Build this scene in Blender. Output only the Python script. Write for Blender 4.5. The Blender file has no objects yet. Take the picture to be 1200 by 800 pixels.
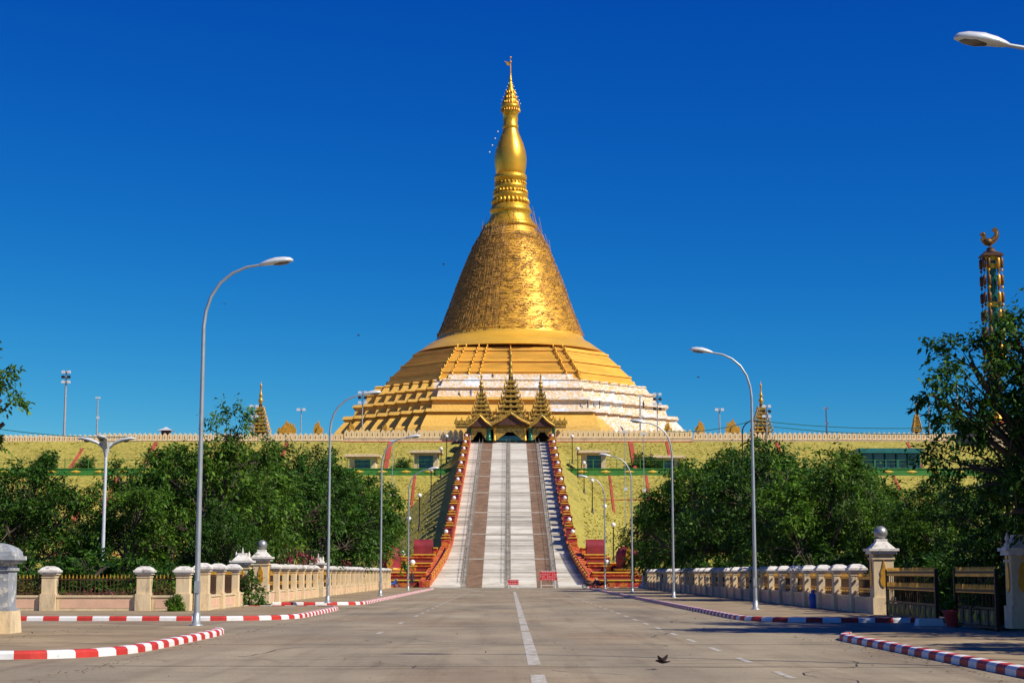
import bpy, math, random
import numpy as np
from mathutils import Vector
R = math.radians
random.seed(7)
sc = bpy.context.scene
COL = sc.collection
PI = math.pi
# ---------------------------------------------------------------- camera model
F = 2000.0; TH = math.atan(271/2000.0); H = 1.6
def zat(y, Y):                       # height of something seen at photo row y standing Y metres away
    return H + Y*math.tan(math.atan((400-y)/F)+TH)
def xat(x, y, Y):                    # sideways offset of the same
    z = zat(y, Y)
    return (x-597)/F*(Y*math.cos(TH)+(z-H)*math.sin(TH))
# ---------------------------------------------------------------- mesh builder
class MB:
    def __init__(s): s.v=[]; s.f=[]; s.m=[]; s.s=[]
    def add(s, vs, fs, m=0, smooth=False):
        b=len(s.v); s.v += [tuple(v) for v in vs]
        for f in fs: s.f.append(tuple(b+i for i in f)); s.m.append(m); s.s.append(smooth)
    def box(s, c, d, rz=0, m=0, taper=1.0):
        x,y,z=c; a,b,h=d[0]/2,d[1]/2,d[2]/2; cs,sn=math.cos(rz),math.sin(rz); vs=[]
        for k,t in ((-1,1.0),(1,taper)):
            for i,j in ((-1,-1),(1,-1),(1,1),(-1,1)):
                u,w=i*a*t,j*b*t; vs.append((x+u*cs-w*sn,y+u*sn+w*cs,z+k*h))
        s.add(vs,[(3,2,1,0),(4,5,6,7),(0,1,5,4),(1,2,6,5),(2,3,7,6),(3,0,4,7)],m)
    def boxz(s, x0,x1,y0,y1,z0,z1,m=0): s.box(((x0+x1)/2,(y0+y1)/2,(z0+z1)/2),(abs(x1-x0),abs(y1-y0),abs(z1-z0)),0,m)
    def tube(s, path, rad, n=8, m=0, cap=True):
        P=[Vector(p) for p in path]; k=len(P)
        if not hasattr(rad,'__len__'): rad=[rad]*k
        vs=[]; up=Vector((0.03,0.02,1))
        pa=None
        for i,p in enumerate(P):
            t=(P[min(i+1,k-1)]-P[max(i-1,0)])
            t=t.normalized() if t.length>1e-9 else Vector((0,0,1))
            if pa is None:
                a=t.cross(Vector((1,0,0)) if abs(t.x)<.8 else Vector((0,1,0))).normalized()
            else:
                a=(pa-t*pa.dot(t)).normalized()
            pa=a; b=t.cross(a)
            for j in range(n):
                q=2*PI*j/n; vs.append(p+(a*math.cos(q)+b*math.sin(q))*rad[i])
        fs=[(i*n+j,i*n+(j+1)%n,(i+1)*n+(j+1)%n,(i+1)*n+j) for i in range(k-1) for j in range(n)]
        s.add(vs,fs,m,True)
        if cap:
            s.add(vs[:n],[tuple(range(n))[::-1]],m); s.add(vs[-n:],[tuple(range(n))],m)
    def lathe(s, prof, c=(0,0,0), n=24, m=0, smooth=True, ph=0):      # prof = (radius, z) from the bottom up
        vs=[(c[0]+r*math.cos(ph+2*PI*j/n),c[1]+r*math.sin(ph+2*PI*j/n),c[2]+z) for r,z in prof for j in range(n)]
        k=len(prof)
        fs=[(i*n+j,i*n+(j+1)%n,(i+1)*n+(j+1)%n,(i+1)*n+j) for i in range(k-1) for j in range(n)]
        s.add(vs,fs,m,smooth)
        s.add(vs[:n],[tuple(range(n))[::-1]],m); s.add(vs[-n:],[tuple(range(n))],m)
    def ball(s, c, r, n=12, m=0, sz=1.0):
        k=max(5,n//2+1); s.lathe([(max(1e-3,r*math.sin(PI*i/k)),-r*sz*math.cos(PI*i/k)) for i in range(k+1)],c,n,m)
    def loft(s, rings, m=0, smooth=False, cap=True):
        n=len(rings[0]); vs=[p for r in rings for p in r]
        fs=[(i*n+j,i*n+(j+1)%n,(i+1)*n+(j+1)%n,(i+1)*n+j) for i in range(len(rings)-1) for j in range(n)]
        s.add(vs,fs,m,smooth)
        if cap: s.add(rings[0],[tuple(range(n))[::-1]],m); s.add(rings[-1],[tuple(range(n))],m)
    def xz(s, pts, y0, y1, m=0, ox=0, oz=0, sc_=1):                    # outline in x,z given thickness along y
        A=[(ox+x*sc_,y0,oz+z*sc_) for x,z in pts]; B=[(ox+x*sc_,y1,oz+z*sc_) for x,z in pts]; n=len(pts)
        s.add(A,[tuple(range(n))],m); s.add(B,[tuple(range(n))[::-1]],m)
        s.add(A+B,[(j,n+j,n+(j+1)%n,(j+1)%n) for j in range(n)],m)
    def slab(s, pts, z0, z1, m=0):
        A=[(x,y,z0) for x,y in pts]; B=[(x,y,z1) for x,y in pts]; n=len(pts)
        s.add(B,[tuple(range(n))],m); s.add(A+B,[(j,(j+1)%n,n+(j+1)%n,n+j) for j in range(n)],m)
    def build(s, name, mats, parent=None, world=False, loc=None):
        if not isinstance(mats,(list,tuple)): mats=[mats]
        off=Vector((0,0,0))
        if world:
            p=parent
            while p is not None: off+=Vector(p.location); p=p.parent
        vs=[tuple(Vector(v)-off) for v in s.v] if off.length>0 else s.v
        me=bpy.data.meshes.new(name); me.from_pydata(vs,[],s.f)
        for m in mats: me.materials.append(m)
        me.polygons.foreach_set('material_index',s.m); me.polygons.foreach_set('use_smooth',s.s); me.update()
        o=bpy.data.objects.new(name,me); COL.objects.link(o); o.parent=parent
        if loc is not None: o.location=loc
        return o
def tag(o,label=None,cat=None,group=None,kind=None):
    if label: o['label']=label
    if cat: o['category']=cat
    if group: o['group']=group
    if kind: o['kind']=kind
    return o
def thing(name,loc,label,cat,group=None,rz=0):
    o=bpy.data.objects.new(name,None); COL.objects.link(o); o.location=loc; o.rotation_euler=(0,0,rz)
    o.empty_display_size=.3
    return tag(o,label,cat,group)
def kids(o): return [c for c in list(bpy.data.objects) if c.parent==o]
def dup(o,loc=None,label=None,rz=None,scale=None,_p=None,top=True):
    c=o.copy(); COL.objects.link(c)
    if not top: c.parent=_p
    for k in kids(o): dup(k,_p=c,top=False)
    if loc is not None: c.location=loc
    if rz is not None: c.rotation_euler=(0,0,rz)
    if scale is not None: c.scale=scale if hasattr(scale,'__len__') else (scale,)*3
    if label: c['label']=label
    return c
# ---------------------------------------------------------------- materials
def mat(name, col, rough=.7, metal=0, var=.12, vs=1.5, bump=0, bs=20, spec=.4, col2=None, mask_s=None, mask=(.5,.62), sc3=(1,1,1)):
    m=bpy.data.materials.new(name); m.use_nodes=True; nt=m.node_tree; N=nt.nodes; L=nt.links
    b=N['Principled BSDF']; b.inputs['Roughness'].default_value=rough; b.inputs['Metallic'].default_value=metal
    b.inputs['Specular IOR Level'].default_value=spec
    tc=N.new('ShaderNodeTexCoord'); mp=N.new('ShaderNodeMapping'); mp.inputs['Scale'].default_value=sc3
    L.new(tc.outputs['Object'],mp.inputs[0])
    nz=N.new('ShaderNodeTexNoise'); nz.inputs['Scale'].default_value=vs; nz.inputs['Detail'].default_value=8; nz.inputs['Roughness'].default_value=.65
    L.new(mp.outputs[0],nz.inputs['Vector'])
    cr=N.new('ShaderNodeValToRGB'); e=cr.color_ramp.elements
    e[0].position=.3; e[1].position=.7
    c=np.array(col)
    e[0].color=(*np.clip(c*(1-var*1.4),0,1),1); e[1].color=(*np.clip(c*(1+var),0,1),1)
    L.new(nz.outputs['Fac'],cr.inputs[0]); out=cr.outputs[0]
    if col2 is not None:
        n2=N.new('ShaderNodeTexNoise'); n2.inputs['Scale'].default_value=mask_s; n2.inputs['Detail'].default_value=10; n2.inputs['Roughness'].default_value=.7
        L.new(mp.outputs[0],n2.inputs['Vector'])
        mr=N.new('ShaderNodeMapRange'); mr.inputs[1].default_value=mask[0]; mr.inputs[2].default_value=mask[1]
        L.new(n2.outputs['Fac'],mr.inputs[0])
        mx=N.new('ShaderNodeMix'); mx.data_type='RGBA'; L.new(mr.outputs[0],mx.inputs[0]); L.new(out,mx.inputs[6]); mx.inputs[7].default_value=(*col2,1); out=mx.outputs[2]
    L.new(out,b.inputs['Base Color'])
    if bump:
        n3=N.new('ShaderNodeTexNoise'); n3.inputs['Scale'].default_value=bs; n3.inputs['Detail'].default_value=6
        L.new(mp.outputs[0],n3.inputs['Vector'])
        bp=N.new('ShaderNodeBump'); bp.inputs['Strength'].default_value=bump; bp.inputs['Distance'].default_value=.05
        L.new(n3.outputs['Fac'],bp.inputs['Height']); L.new(bp.outputs[0],b.inputs['Normal'])
    m['out']=0
    return m
def leafmat(name, dark, light, tr=.3):
    m=bpy.data.materials.new(name); m.use_nodes=True; nt=m.node_tree; N=nt.nodes; L=nt.links
    b=N['Principled BSDF']; b.inputs['Roughness'].default_value=.5; b.inputs['Specular IOR Level'].default_value=.22
    g=N.new('ShaderNodeNewGeometry'); cr=N.new('ShaderNodeValToRGB'); e=cr.color_ramp.elements
    e[0].color=(*dark,1); e[1].color=(*light,1); k=cr.color_ramp.elements.new(.85); k.color=tuple(.6*a+.4*c for a,c in zip(light,dark))+(1,)
    L.new(g.outputs['Random Per Island'],cr.inputs[0])
    tc=N.new('ShaderNodeTexCoord'); nz=N.new('ShaderNodeTexNoise'); nz.inputs['Scale'].default_value=.7; L.new(tc.outputs['Object'],nz.inputs['Vector'])
    hs=N.new('ShaderNodeHueSaturation'); mr=N.new('ShaderNodeMapRange'); mr.inputs[1].default_value=.3; mr.inputs[2].default_value=.7; mr.inputs[3].default_value=.6; mr.inputs[4].default_value=1.4
    L.new(nz.outputs['Fac'],mr.inputs[0]); L.new(mr.outputs[0],hs.inputs['Value']); L.new(cr.outputs[0],hs.inputs['Color'])
    L.new(hs.outputs[0],b.inputs['Base Color'])
    t=N.new('ShaderNodeBsdfTranslucent'); L.new(hs.outputs[0],t.inputs[0])
    ms=N.new('ShaderNodeMixShader'); ms.inputs[0].default_value=tr
    L.new(b.outputs[0],ms.inputs[1]); L.new(t.outputs[0],ms.inputs[2]); L.new(ms.outputs[0],N['Material Output'].inputs[0])
    return m
M={}
M['gold']=mat('gold_leaf',(.86,.44,.045),.48,.35,.25,.5,.25,3)
M['goldflare']=mat('gold_satin_band',(.90,.50,.06),.36,.35,.14,.3,.15,2,sc3=(.3,.3,1.5))
M['goldpaint']=mat('gold_painted_terrace',(.82,.44,.060),.5,.2,.18,.5,.2,3,sc3=(.3,.3,2.5))
M['goldring']=mat('gold_ornament',(.80,.42,.035),.38,.6,.35,1.6,.6,3.0)
M['goldshine']=mat('gold_polished',(.88,.46,.045),.34,.7,.12,.25,.12,1.5)
M['goldtrim']=mat('gilded_trim',(.74,.38,.045),.4,.45,.3,3,.3,8)
M['bamboo']=mat('bamboo_pole',(.46,.26,.075),.7,0,.5,.8)
M['merlon']=mat('pale_merlon_plaster',(.80,.62,.36),.85,0,.12,.6)
M['cream']=mat('cream_plaster',(.72,.56,.34),.85,0,.16,2.2,.15,30,col2=(.34,.27,.18),mask_s=2.6,mask=(.52,.74),sc3=(1,1,.35))
M['whitecap']=mat('weathered_white_plaster',(.70,.66,.60),.9,0,.15,3,.15,30,col2=(.13,.12,.12),mask_s=4,mask=(.52,.70))
M['panelpink']=mat('pink_plaster_panel',(.72,.45,.30),.85,0,.1,2)
M['greyplaster']=mat('mottled_grey_plaster',(.30,.32,.35),.9,0,.25,3,.2,30,col2=(.62,.57,.48),mask_s=3.2,mask=(.54,.60))  # grey ground with cream blotches placed by noise
M['iron']=mat('dark_iron',(.035,.03,.025),.5,.6,.2,5)
M['rustiron']=mat('brown_iron',(.10,.05,.025),.6,.3,.3,5)
M['steel']=mat('galvanised_steel',(.42,.45,.46),.45,.5,.12,3)
M['lampshell']=mat('lamp_shell',(.68,.70,.70),.35,.2,.08,4)
M['lampglass']=mat('lamp_lens',(.12,.10,.08),.15,0,.1,4,spec=.8)
M['black']=mat('black_paint',(.015,.015,.018),.45,0,.2,4)
M['globe']=mat('white_globe',(.85,.83,.78),.25,0,.04,4)
M['mirrorball']=mat('silver_ball',(.34,.34,.33),.42,.6,.05,4)
M['red']=mat('red_paint',(.52,.035,.025),.6,0,.15,4,.1,30,col2=(.33,.22,.18),mask_s=11,mask=(.62,.72))
M['white']=mat('white_paint',(.74,.73,.71),.6,0,.08,4,.1,30,col2=(.35,.31,.27),mask_s=11,mask=(.60,.72))
M['maroon']=mat('maroon_paint',(.25,.022,.028),.6,0,.25,1)
M['orange']=mat('orange_paint',(.60,.17,.025),.6,0,.2,1.5,.2,10,col2=(.38,.025,.02),mask_s=1.6,mask=(.49,.53))
M['redstone']=mat('red_concrete_rib',(.40,.07,.04),.8,0,.25,.6)
M['stone']=mat('pale_stone_tread',(.72,.68,.60),.75,0,.10,.5,.1,6,col2=(.56,.51,.43),mask_s=.9,mask=(.5,.62),sc3=(.25,1,1))
M['railgrey']=mat('dull_metal_rail',(.20,.17,.14),.7,.2,.2,2)
M['panelshade']=mat('shaded_gate_panel',(.22,.13,.06),.7,0,.2,3)  # lower gate panels darkened to brown, their shade put into the colour
M['latticestone']=mat('grey_stone_tread',(.42,.38,.32),.8,0,.3,1.2,sc3=(1,.5,1))
M['stonedull']=mat('dull_stone_tread',(.55,.51,.44),.8,0,.12,.8)
M['stonedark']=mat('stained_stone_tread',(.42,.38,.32),.8,0,.12,.8)
M['landing']=mat('landing_edge_stone',(.50,.44,.36),.8,0,.15,1)
M['brownstone']=mat('brown_stone_tread',(.32,.21,.14),.8,0,.25,.8,.1,6)
M['leafdark']=leafmat('leaf_dark',(.014,.055,.006),(.10,.21,.02),.33)
M['leafmid']=leafmat('leaf_mid',(.025,.08,.007),(.17,.30,.028),.36)
M['leaflight']=leafmat('leaf_bright',(.05,.12,.008),(.17,.32,.02),.38)
M['leafyellow']=leafmat('leaf_yellowish',(.06,.07,.012),(.26,.22,.04),.3)
M['petal']=leafmat('bougainvillea_petal',(.45,.03,.10),(.75,.16,.25),.3)
M['litter']=leafmat('dry_leaf',(.10,.055,.02),(.26,.16,.05),.1)
M['tuft']=leafmat('grass_tuft',(.27,.25,.038),(.50,.42,.085),.35)
M['bark']=mat('bark',(.10,.075,.055),.9,0,.3,3,.4,12)
M['teal']=mat('teal_paint',(.02,.16,.15),.45,0,.2,1)
M['tealglass']=mat('dark_teal_glass',(.015,.07,.075),.12,0,.2,1,spec=.8)
M['greenpaint']=mat('green_paint',(.05,.22,.035),.6,0,.2,1.2)
M['bronze']=mat('dark_gilt_bronze',(.15,.075,.02),.5,.4,.4,3)
M['greengloss']=mat('green_column_glass',(.008,.10,.06),.3,0,.25,3)
M['yellow']=mat('yellow_paint',(.70,.48,.05),.6,0,.15,2)
M['darkwood']=mat('dark_brown_wood',(.085,.035,.02),.6,0,.3,2)
M['dark']=mat('interior_shade',(.012,.010,.012),.8,0,.2,2)  # near-black colour standing for shade in the hall and between spire tiers
M['signred']=mat('sign_red',(.65,.02,.03),.5,0,.06,4)
M['skin']=mat('skin',(.28,.15,.09),.6,0,.05,6)
M['shirtblue']=mat('blue_cloth',(.03,.07,.30),.8,0,.1,6)
M['shirtdark']=mat('dark_cloth',(.03,.025,.035),.8,0,.1,6)
M['blueplastic']=mat('blue_plastic',(.02,.10,.42),.4,0,.1,6)
M['rubber']=mat('rubber',(.02,.02,.02),.8,0,.1,6)
M['clay']=mat('red_clay_pot',(.50,.035,.03),.6,0,.1,6)
M['pyatthat']=mat('carved_gilt_roof',(.60,.34,.055),.4,.4,.3,3,.5,6,col2=(.05,.11,.05),mask_s=2.6,mask=(.55,.59))
M['featherdark']=mat('dark_feathers',(.035,.018,.012),.7,0,.2,10)
M['featherwhite']=mat('pale_feathers',(.7,.66,.6),.7,0,.05,10)
M['roofgreen']=mat('green_roof',(.02,.14,.09),.5,0,.2,2)

def nodes(m): return m.node_tree.nodes, m.node_tree.links
# lawn slope
def make_lawn():
    m=mat('lawn_slope',(.25,.225,.036),.95,0,.28,.10,.5,3,col2=(.46,.37,.075),mask_s=1.9,mask=(.40,.62))
    return m
M['lawn']=make_lawn()
M['ground']=mat('dry_grass_ground',(.13,.11,.045),.95,0,.25,.2,.2,4)
M['garden']=mat('garden_earth',(.06,.06,.022),.95,0,.3,.6,.3,4,col2=(.10,.07,.04),mask_s=1.2,mask=(.5,.62))
M['paving']=mat('pavement_concrete',(.27,.20,.115),.9,0,.2,.5,.12,25,col2=(.38,.285,.165),mask_s=.35,mask=(.45,.65))
# road with joints, tyre marks, stains
def make_road():
    m=bpy.data.materials.new('concrete_road'); m.use_nodes=True; N,L=nodes(m); b=N['Principled BSDF']; b.inputs['Roughness'].default_value=.82
    tc=N.new('ShaderNodeTexCoord')
    def noise(scale,vec=(1,1,1),det=8,ro=.6):
        mp=N.new('ShaderNodeMapping'); mp.inputs['Scale'].default_value=vec; L.new(tc.outputs['Object'],mp.inputs[0])
        n=N.new('ShaderNodeTexNoise'); n.inputs['Scale'].default_value=scale; n.inputs['Detail'].default_value=det; n.inputs['Roughness'].default_value=ro
        L.new(mp.outputs[0],n.inputs['Vector']); return n.outputs['Fac']
    cr=N.new('ShaderNodeValToRGB'); e=cr.color_ramp.elements; e[0].position=.32; e[0].color=(.21,.168,.108,1); e[1].position=.66; e[1].color=(.385,.315,.20,1)
    L.new(noise(.30,(1,.35,1)),cr.inputs[0]); col=cr.outputs[0]
    def mul(fac,c,col,a,b_):
        mr=N.new('ShaderNodeMapRange'); mr.inputs[1].default_value=a; mr.inputs[2].default_value=b_; L.new(fac,mr.inputs[0])
        mx=N.new('ShaderNodeMix'); mx.data_type='RGBA'; mx.blend_type='MULTIPLY'; L.new(mr.outputs[0],mx.inputs[0]); L.new(col,mx.inputs[6]); mx.inputs[7].default_value=(*c,1); return mx.outputs[2]
    col=mul(noise(.9,(.18,1.6,1),6,.7),(.68,.64,.60),col,.52,.72)         # cross streaks
    col=mul(noise(1.1,(1.6,.05,1),5,.6),(.80,.78,.76),col,.52,.70)        # wheel tracks
    col=mul(noise(.13,(1,.5,1),4,.5),(1.0,.90,.82),col,.50,.62)           # reddish dust
    col=mul(noise(14,(1,.6,1),4,.8),(.66,.64,.62),col,.52,.70); col=mul(noise(2.2,(1,.5,1),8,.8),(.62,.60,.58),col,.60,.66)             # fine grain
    # curved skid marks
    wv=N.new('ShaderNodeTexWave'); wv.wave_type='RINGS'; wv.rings_direction='Z'; wv.inputs['Scale'].default_value=.16; wv.inputs['Distortion'].default_value=2.0; wv.inputs['Detail'].default_value=2
    mp=N.new('ShaderNodeMapping'); mp.inputs['Location'].default_value=(11,-30,0); L.new(tc.outputs['Object'],mp.inputs[0]); L.new(mp.outputs[0],wv.inputs['Vector'])
    mr=N.new('ShaderNodeMapRange'); mr.inputs[1].default_value=.96; mr.inputs[2].default_value=1.0; L.new(wv.outputs['Fac'],mr.inputs[0])
    n2=noise(.12,(1,1,1),3,.5); m2=N.new('ShaderNodeMapRange'); m2.inputs[1].default_value=.53; m2.inputs[2].default_value=.63; L.new(n2,m2.inputs[0])
    mm=N.new('ShaderNodeMath'); mm.operation='MULTIPLY'; L.new(mr.outputs[0],mm.inputs[0]); L.new(m2.outputs[0],mm.inputs[1])
    mx=N.new('ShaderNodeMix'); mx.data_type='RGBA'; mx.blend_type='MULTIPLY'; L.new(mm.outputs[0],mx.inputs[0]); L.new(col,mx.inputs[6]); mx.inputs[7].default_value=(.72,.70,.68,1); col=mx.outputs[2]
    L.new(col,b.inputs['Base Color'])
    bp=N.new('ShaderNodeBump'); bp.inputs['Strength'].default_value=.25; bp.inputs['Distance'].default_value=.01; L.new(noise(40),bp.inputs['Height']); L.new(bp.outputs[0],b.inputs['Normal'])
    return m
M['road']=make_road()
def make_line():
    m=mat('worn_road_paint',(.58,.56,.50),.75,0,.1,5,.1,30,col2=(.33,.27,.19),mask_s=5,mask=(.42,.58)); return m
M['line']=make_line()
M['tar']=mat('tar_joint',(.05,.04,.035),.8,0,.2,4)
# half-painted terraces: white undercoat on the sunny side, ochre gilding elsewhere
def make_terrace():
    m=bpy.data.materials.new('half_gilded_terrace'); m.use_nodes=True; N,L=nodes(m); b=N['Principled BSDF']; b.inputs['Roughness'].default_value=.5; b.inputs['Metallic'].default_value=0
    tc=N.new('ShaderNodeTexCoord'); sp=N.new('ShaderNodeSeparateXYZ'); L.new(tc.outputs['Object'],sp.inputs[0])
    def noise(scale,vec=(1,1,1),det=8,ro=.65):
        mp=N.new('ShaderNodeMapping'); mp.inputs['Scale'].default_value=vec; L.new(tc.outputs['Object'],mp.inputs[0])
        n=N.new('ShaderNodeTexNoise'); n.inputs['Scale'].default_value=scale; n.inputs['Detail'].default_value=det; n.inputs['Roughness'].default_value=ro
        L.new(mp.outputs[0],n.inputs['Vector']); return n.outputs['Fac']
    def math_(op,a,b_):
        n=N.new('ShaderNodeMath'); n.operation=op
        for i,q in enumerate((a,b_)):
            if isinstance(q,(int,float)): n.inputs[i].default_value=q
            else: L.new(q,n.inputs[i])
        return n.outputs[0]
    ramp=N.new('ShaderNodeFloatCurve')
    mrz=N.new('ShaderNodeMapRange'); mrz.inputs[1].default_value=0; mrz.inputs[2].default_value=24; L.new(sp.outputs['Z'],mrz.inputs[0])
    cr=N.new('ShaderNodeValToRGB'); cr.color_ramp.interpolation='LINEAR'; els=cr.color_ramp.elements
    # value = (border X + 40)/80, per height above the platform
    pts=[(0,68/80),(.22,65/80),(.46,59/80),(.48,49/80),(.58,49/80),(.625,47/80),(.64,23/80),(1,23/80)]
    els[0].position=pts[0][0]; els[0].color=(pts[0][1],)*3+(1,); els[1].position=1; els[1].color=(pts[-1][1],)*3+(1,)
    for p,v in pts[1:-1]: k=els.new(p); k.color=(v,v,v,1)
    L.new(mrz.outputs[0],cr.inputs[0])
    bx=math_('SUBTRACT',math_('MULTIPLY',cr.outputs[0],80.0),40.0)
    dx=math_('SUBTRACT',sp.outputs['X'],bx)
    nz=math_('MULTIPLY',math_('SUBTRACT',noise(.5),.5),4.5)
    side=N.new('ShaderNodeMapRange'); side.inputs[1].default_value=-.4; side.inputs[2].default_value=.4; L.new(math_('ADD',dx,nz),side.inputs[0])
    sp2=N.new('ShaderNodeMapRange'); sp2.inputs[1].default_value=.472; sp2.inputs[2].default_value=.53; L.new(noise(2.1,(1,1,2.0),10,.8),sp2.inputs[0])
    keep=N.new('ShaderNodeMapRange'); keep.inputs[1].default_value=.40; keep.inputs[2].default_value=.46; keep.inputs[3].default_value=.0; keep.inputs[4].default_value=1; L.new(noise(.12),keep.inputs[0])
    sp3=math_('MAXIMUM',math_('SUBTRACT',1.0,keep.outputs[0]),math_('MULTIPLY',sp2.outputs[0],1.0))
    msk=math_('MULTIPLY',side.outputs[0],sp3)
    oc=N.new('ShaderNodeValToRGB'); e=oc.color_ramp.elements; e[0].position=.3; e[0].color=(.66,.36,.05,1); e[1].position=.7; e[1].color=(.80,.49,.10,1); L.new(noise(.8,(.5,.5,3)),oc.inputs[0])
    wh=N.new('ShaderNodeValToRGB'); e=wh.color_ramp.elements; e[0].position=.35; e[0].color=(.60,.60,.60,1); e[1].position=.6; e[1].color=(.84,.85,.86,1); L.new(noise(1.6),wh.inputs[0])
    mx=N.new('ShaderNodeMix'); mx.data_type='RGBA'; L.new(msk,mx.inputs[0]); L.new(oc.outputs[0],mx.inputs[6]); L.new(wh.outputs[0],mx.inputs[7]); L.new(mx.outputs[2],b.inputs['Base Color'])
    bp=N.new('ShaderNodeBump'); bp.inputs['Strength'].default_value=.5; bp.inputs['Distance'].default_value=.35; L.new(noise(1.5,(1,1,2)),bp.inputs['Height']); 
    L.new(bp.outputs[0],b.inputs['Normal'])
    return m
M['terrace']=make_terrace()
# ================================================================ ground, road, pavements, kerbs
def sheet(name,x0,x1,y0,y1,z,m):
    b=MB(); b.add([(x0,y0,z),(x1,y0,z),(x1,y1,z),(x0,y1,z)],[(0,1,2,3)]); return tag(b.build(name,m),kind='structure')
sheet('ground',-4000,4000,-600,7000,-.03,M['ground'])
sheet('road',-70,45,-30,187.6,0,M['road'])
KW=.24
def kerb(path, stripe=.56, ph=0):
    """striped kerb along a path; the road lies on the right-hand side of the direction of travel when side=+1"""
    P=[Vector((x,y)) for x,y in path]
    # smooth corners by Chaikin, then resample per stripe
    for _ in range(2):
        Q=[P[0]]
        for a,b_ in zip(P,P[1:]):
            if (b_-a).length>4:
                u=(b_-a).normalized(); Q+= [a+u*.8,b_-u*.8]
            else: Q+=[a*.75+b_*.25,a*.25+b_*.75]
        Q.append(P[-1]); P=Q
    cum=[0]
    for a,b_ in zip(P,P[1:]): cum.append(cum[-1]+(b_-a).length)
    def at(s):
        s=min(max(s,0),cum[-1]-1e-6)
        for i in range(len(P)-1):
            if cum[i+1]>=s:
                t=(s-cum[i])/max(1e-9,cum[i+1]-cum[i]); return P[i].lerp(P[i+1],t),(P[i+1]-P[i]).normalized()
    mb=MB(); s=-ph; k=0
    prof=[(-.10,-.02),(-.09,.10),(-.05,.145),(.0,.155),(.13,.155),(.14,.02)]      # x across (negative = road side)
    while s<cum[-1]:
        e=min(s+stripe*(1+.07*math.sin(k*2.3)),cum[-1]); a0=max(s,0)
        if e-a0>.02:
            sub=[a0+(e-a0)*q/2 for q in range(3)]; rings=[]
            for q in sub:
                p,t=at(q); n=Vector((-t.y,t.x)); rings.append([(p.x+n.x*u,p.y+n.y*u,z) for u,z in prof])
            mb.loft(rings,k%2)
        s=e; k+=1
    return mb,[(p.x,p.y) for p in P]
def island(name,kp,rest,zt=.13,stripe=.56,ph=0):
    mb,kp2=kerb(kp,stripe,ph); tag(mb.build('kerb',[M['white'],M['red']]),kind='structure')
    b=MB(); b.slab(kp2+rest,-.01,zt); o=b.build(name,M['paving']); tag(o,kind='structure')
# pavement outlines: kerb points run so that the pavement is on the left
island('pavement',[(-60,32.3),(-9.9,32.4),(-8.4,32.8),(-7.7,34.2),(-7.55,36.5),(-7.55,44.8),(-7.75,46.4)],[(-8.5,48.6),(-10,50.2),(-13,50.9),(-60,50.9)],ph=.25)
island('pavement',[(-60,58.3),(-9.7,58.5),(-8.3,59.3),(-7.6,61.2),(-7.5,63),(-7.5,75.2),(-7.8,77),(-9,78),(-12,78.4)],[(-60,78.4)])
island('pavement',[(-12,86.6),(-9,86.8),(-7.9,87.5),(-7.5,89.3),(-7.5,171),(-8.4,174.5),(-12,176.5),(-45,177)],[(-45,86.6)])
island('pavement',[(40,176),(12,175.5),(8.8,174),(7.9,170),(7.9,60.2),(8.1,58.2),(9.3,56.5),(13.2,56.3)],[(40,56.3)],ph=.1)
island('pavement',[(8.35,42.9),(8.05,41.9),(8.0,41),(8.0,-8)],[(40,-8),(40,43.4),(9.6,43.4)],ph=.4)
# gardens behind the fences
b=MB()
b.slab([(-66,68.6),(-12.5,68.6),(-12.5,77.6),(-66,77.6)],.12,.17)
b.slab([(-46,84),(-12.5,84),(-12.5,174),(-46,174)],.12,.17)
b.slab([(13.9,64),(60,64),(60,174),(13.9,174)],.12,.17)
b.slab([(14.2,-6),(60,-6),(60,42.6),(14.2,42.6)],.12,.17)
b.slab([(18,42.7),(60,42.7),(60,63.9),(18,63.9)],.12,.17)
b.slab([(-60,10),(-12.6,10),(-12.6,42),(-60,42)],.13,.17)
tag(b.build('garden_ground',M['garden']),kind='structure')
# painted markings
b=MB()
def stroke(x,y0,y1,w,seg=1.4):
    y=y0
    while y<y1: 
        e=min(y+seg,y1); b.add([(x-w/2,y,.004),(x+w/2,y,.004),(x+w/2,e,.004),(x-w/2,e,.004)],[(0,1,2,3)]); y=e
CX=.44
for y0,y1 in ((25.2,27.6),(30.4,47.5),(48.2,53.5),(54.3,62),(62.8,118),(119,150)): stroke(CX,y0,y1,.23)
y=22.0
while y<150:
    stroke(4.35,y,y+1.9,.13); (stroke(-3.5,y+.7,y+2.5,.13) if int(y)%3==0 or y>60 else None); y+=4.6
tag(b.build('road_markings',M['line']),kind='structure')
b=MB()                                                      # tarred joints across the slabs
for y,dx in ((29.9,.6),(39.0,0),(68,.3),(110,0),(145,0)):
    n=24; pts=[(-7.4+i*15.2/n, y-.028*(-7.4+i*15.2/n)*dx*2+.05*math.sin(i*1.7)) for i in range(n+1)]
    for (xa,ya),(xb,yb) in zip(pts,pts[1:]): 
        w=.022+.012*random.random(); b.add([(xa,ya-w,.008),(xb,yb-w,.008),(xb,yb+w,.008),(xa,ya+w,.008)],[(0,1,2,3)])
for q in range(9):                                           # hairline cracks
    x,y=random.uniform(-6.5,6.5),random.uniform(24,62); a=random.uniform(0,PI)
    for st in range(random.randint(8,18)):
        a+=random.gauss(0,.45); x2,y2=x+.35*math.cos(a),y+.6*math.sin(a); w=random.uniform(.006,.014)
        if abs(x2)>7.2: break
        b.add([(x-w,y,.008),(x+w,y+.004,.008),(x2+w,y2+.004,.008),(x2-w,y2,.008)],[(0,1,2,3)]); x,y=x2,y2
tag(b.build('road_joints',M['tar']),kind='structure')
b=MB()                                                      # joints in the corner pavements
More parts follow.
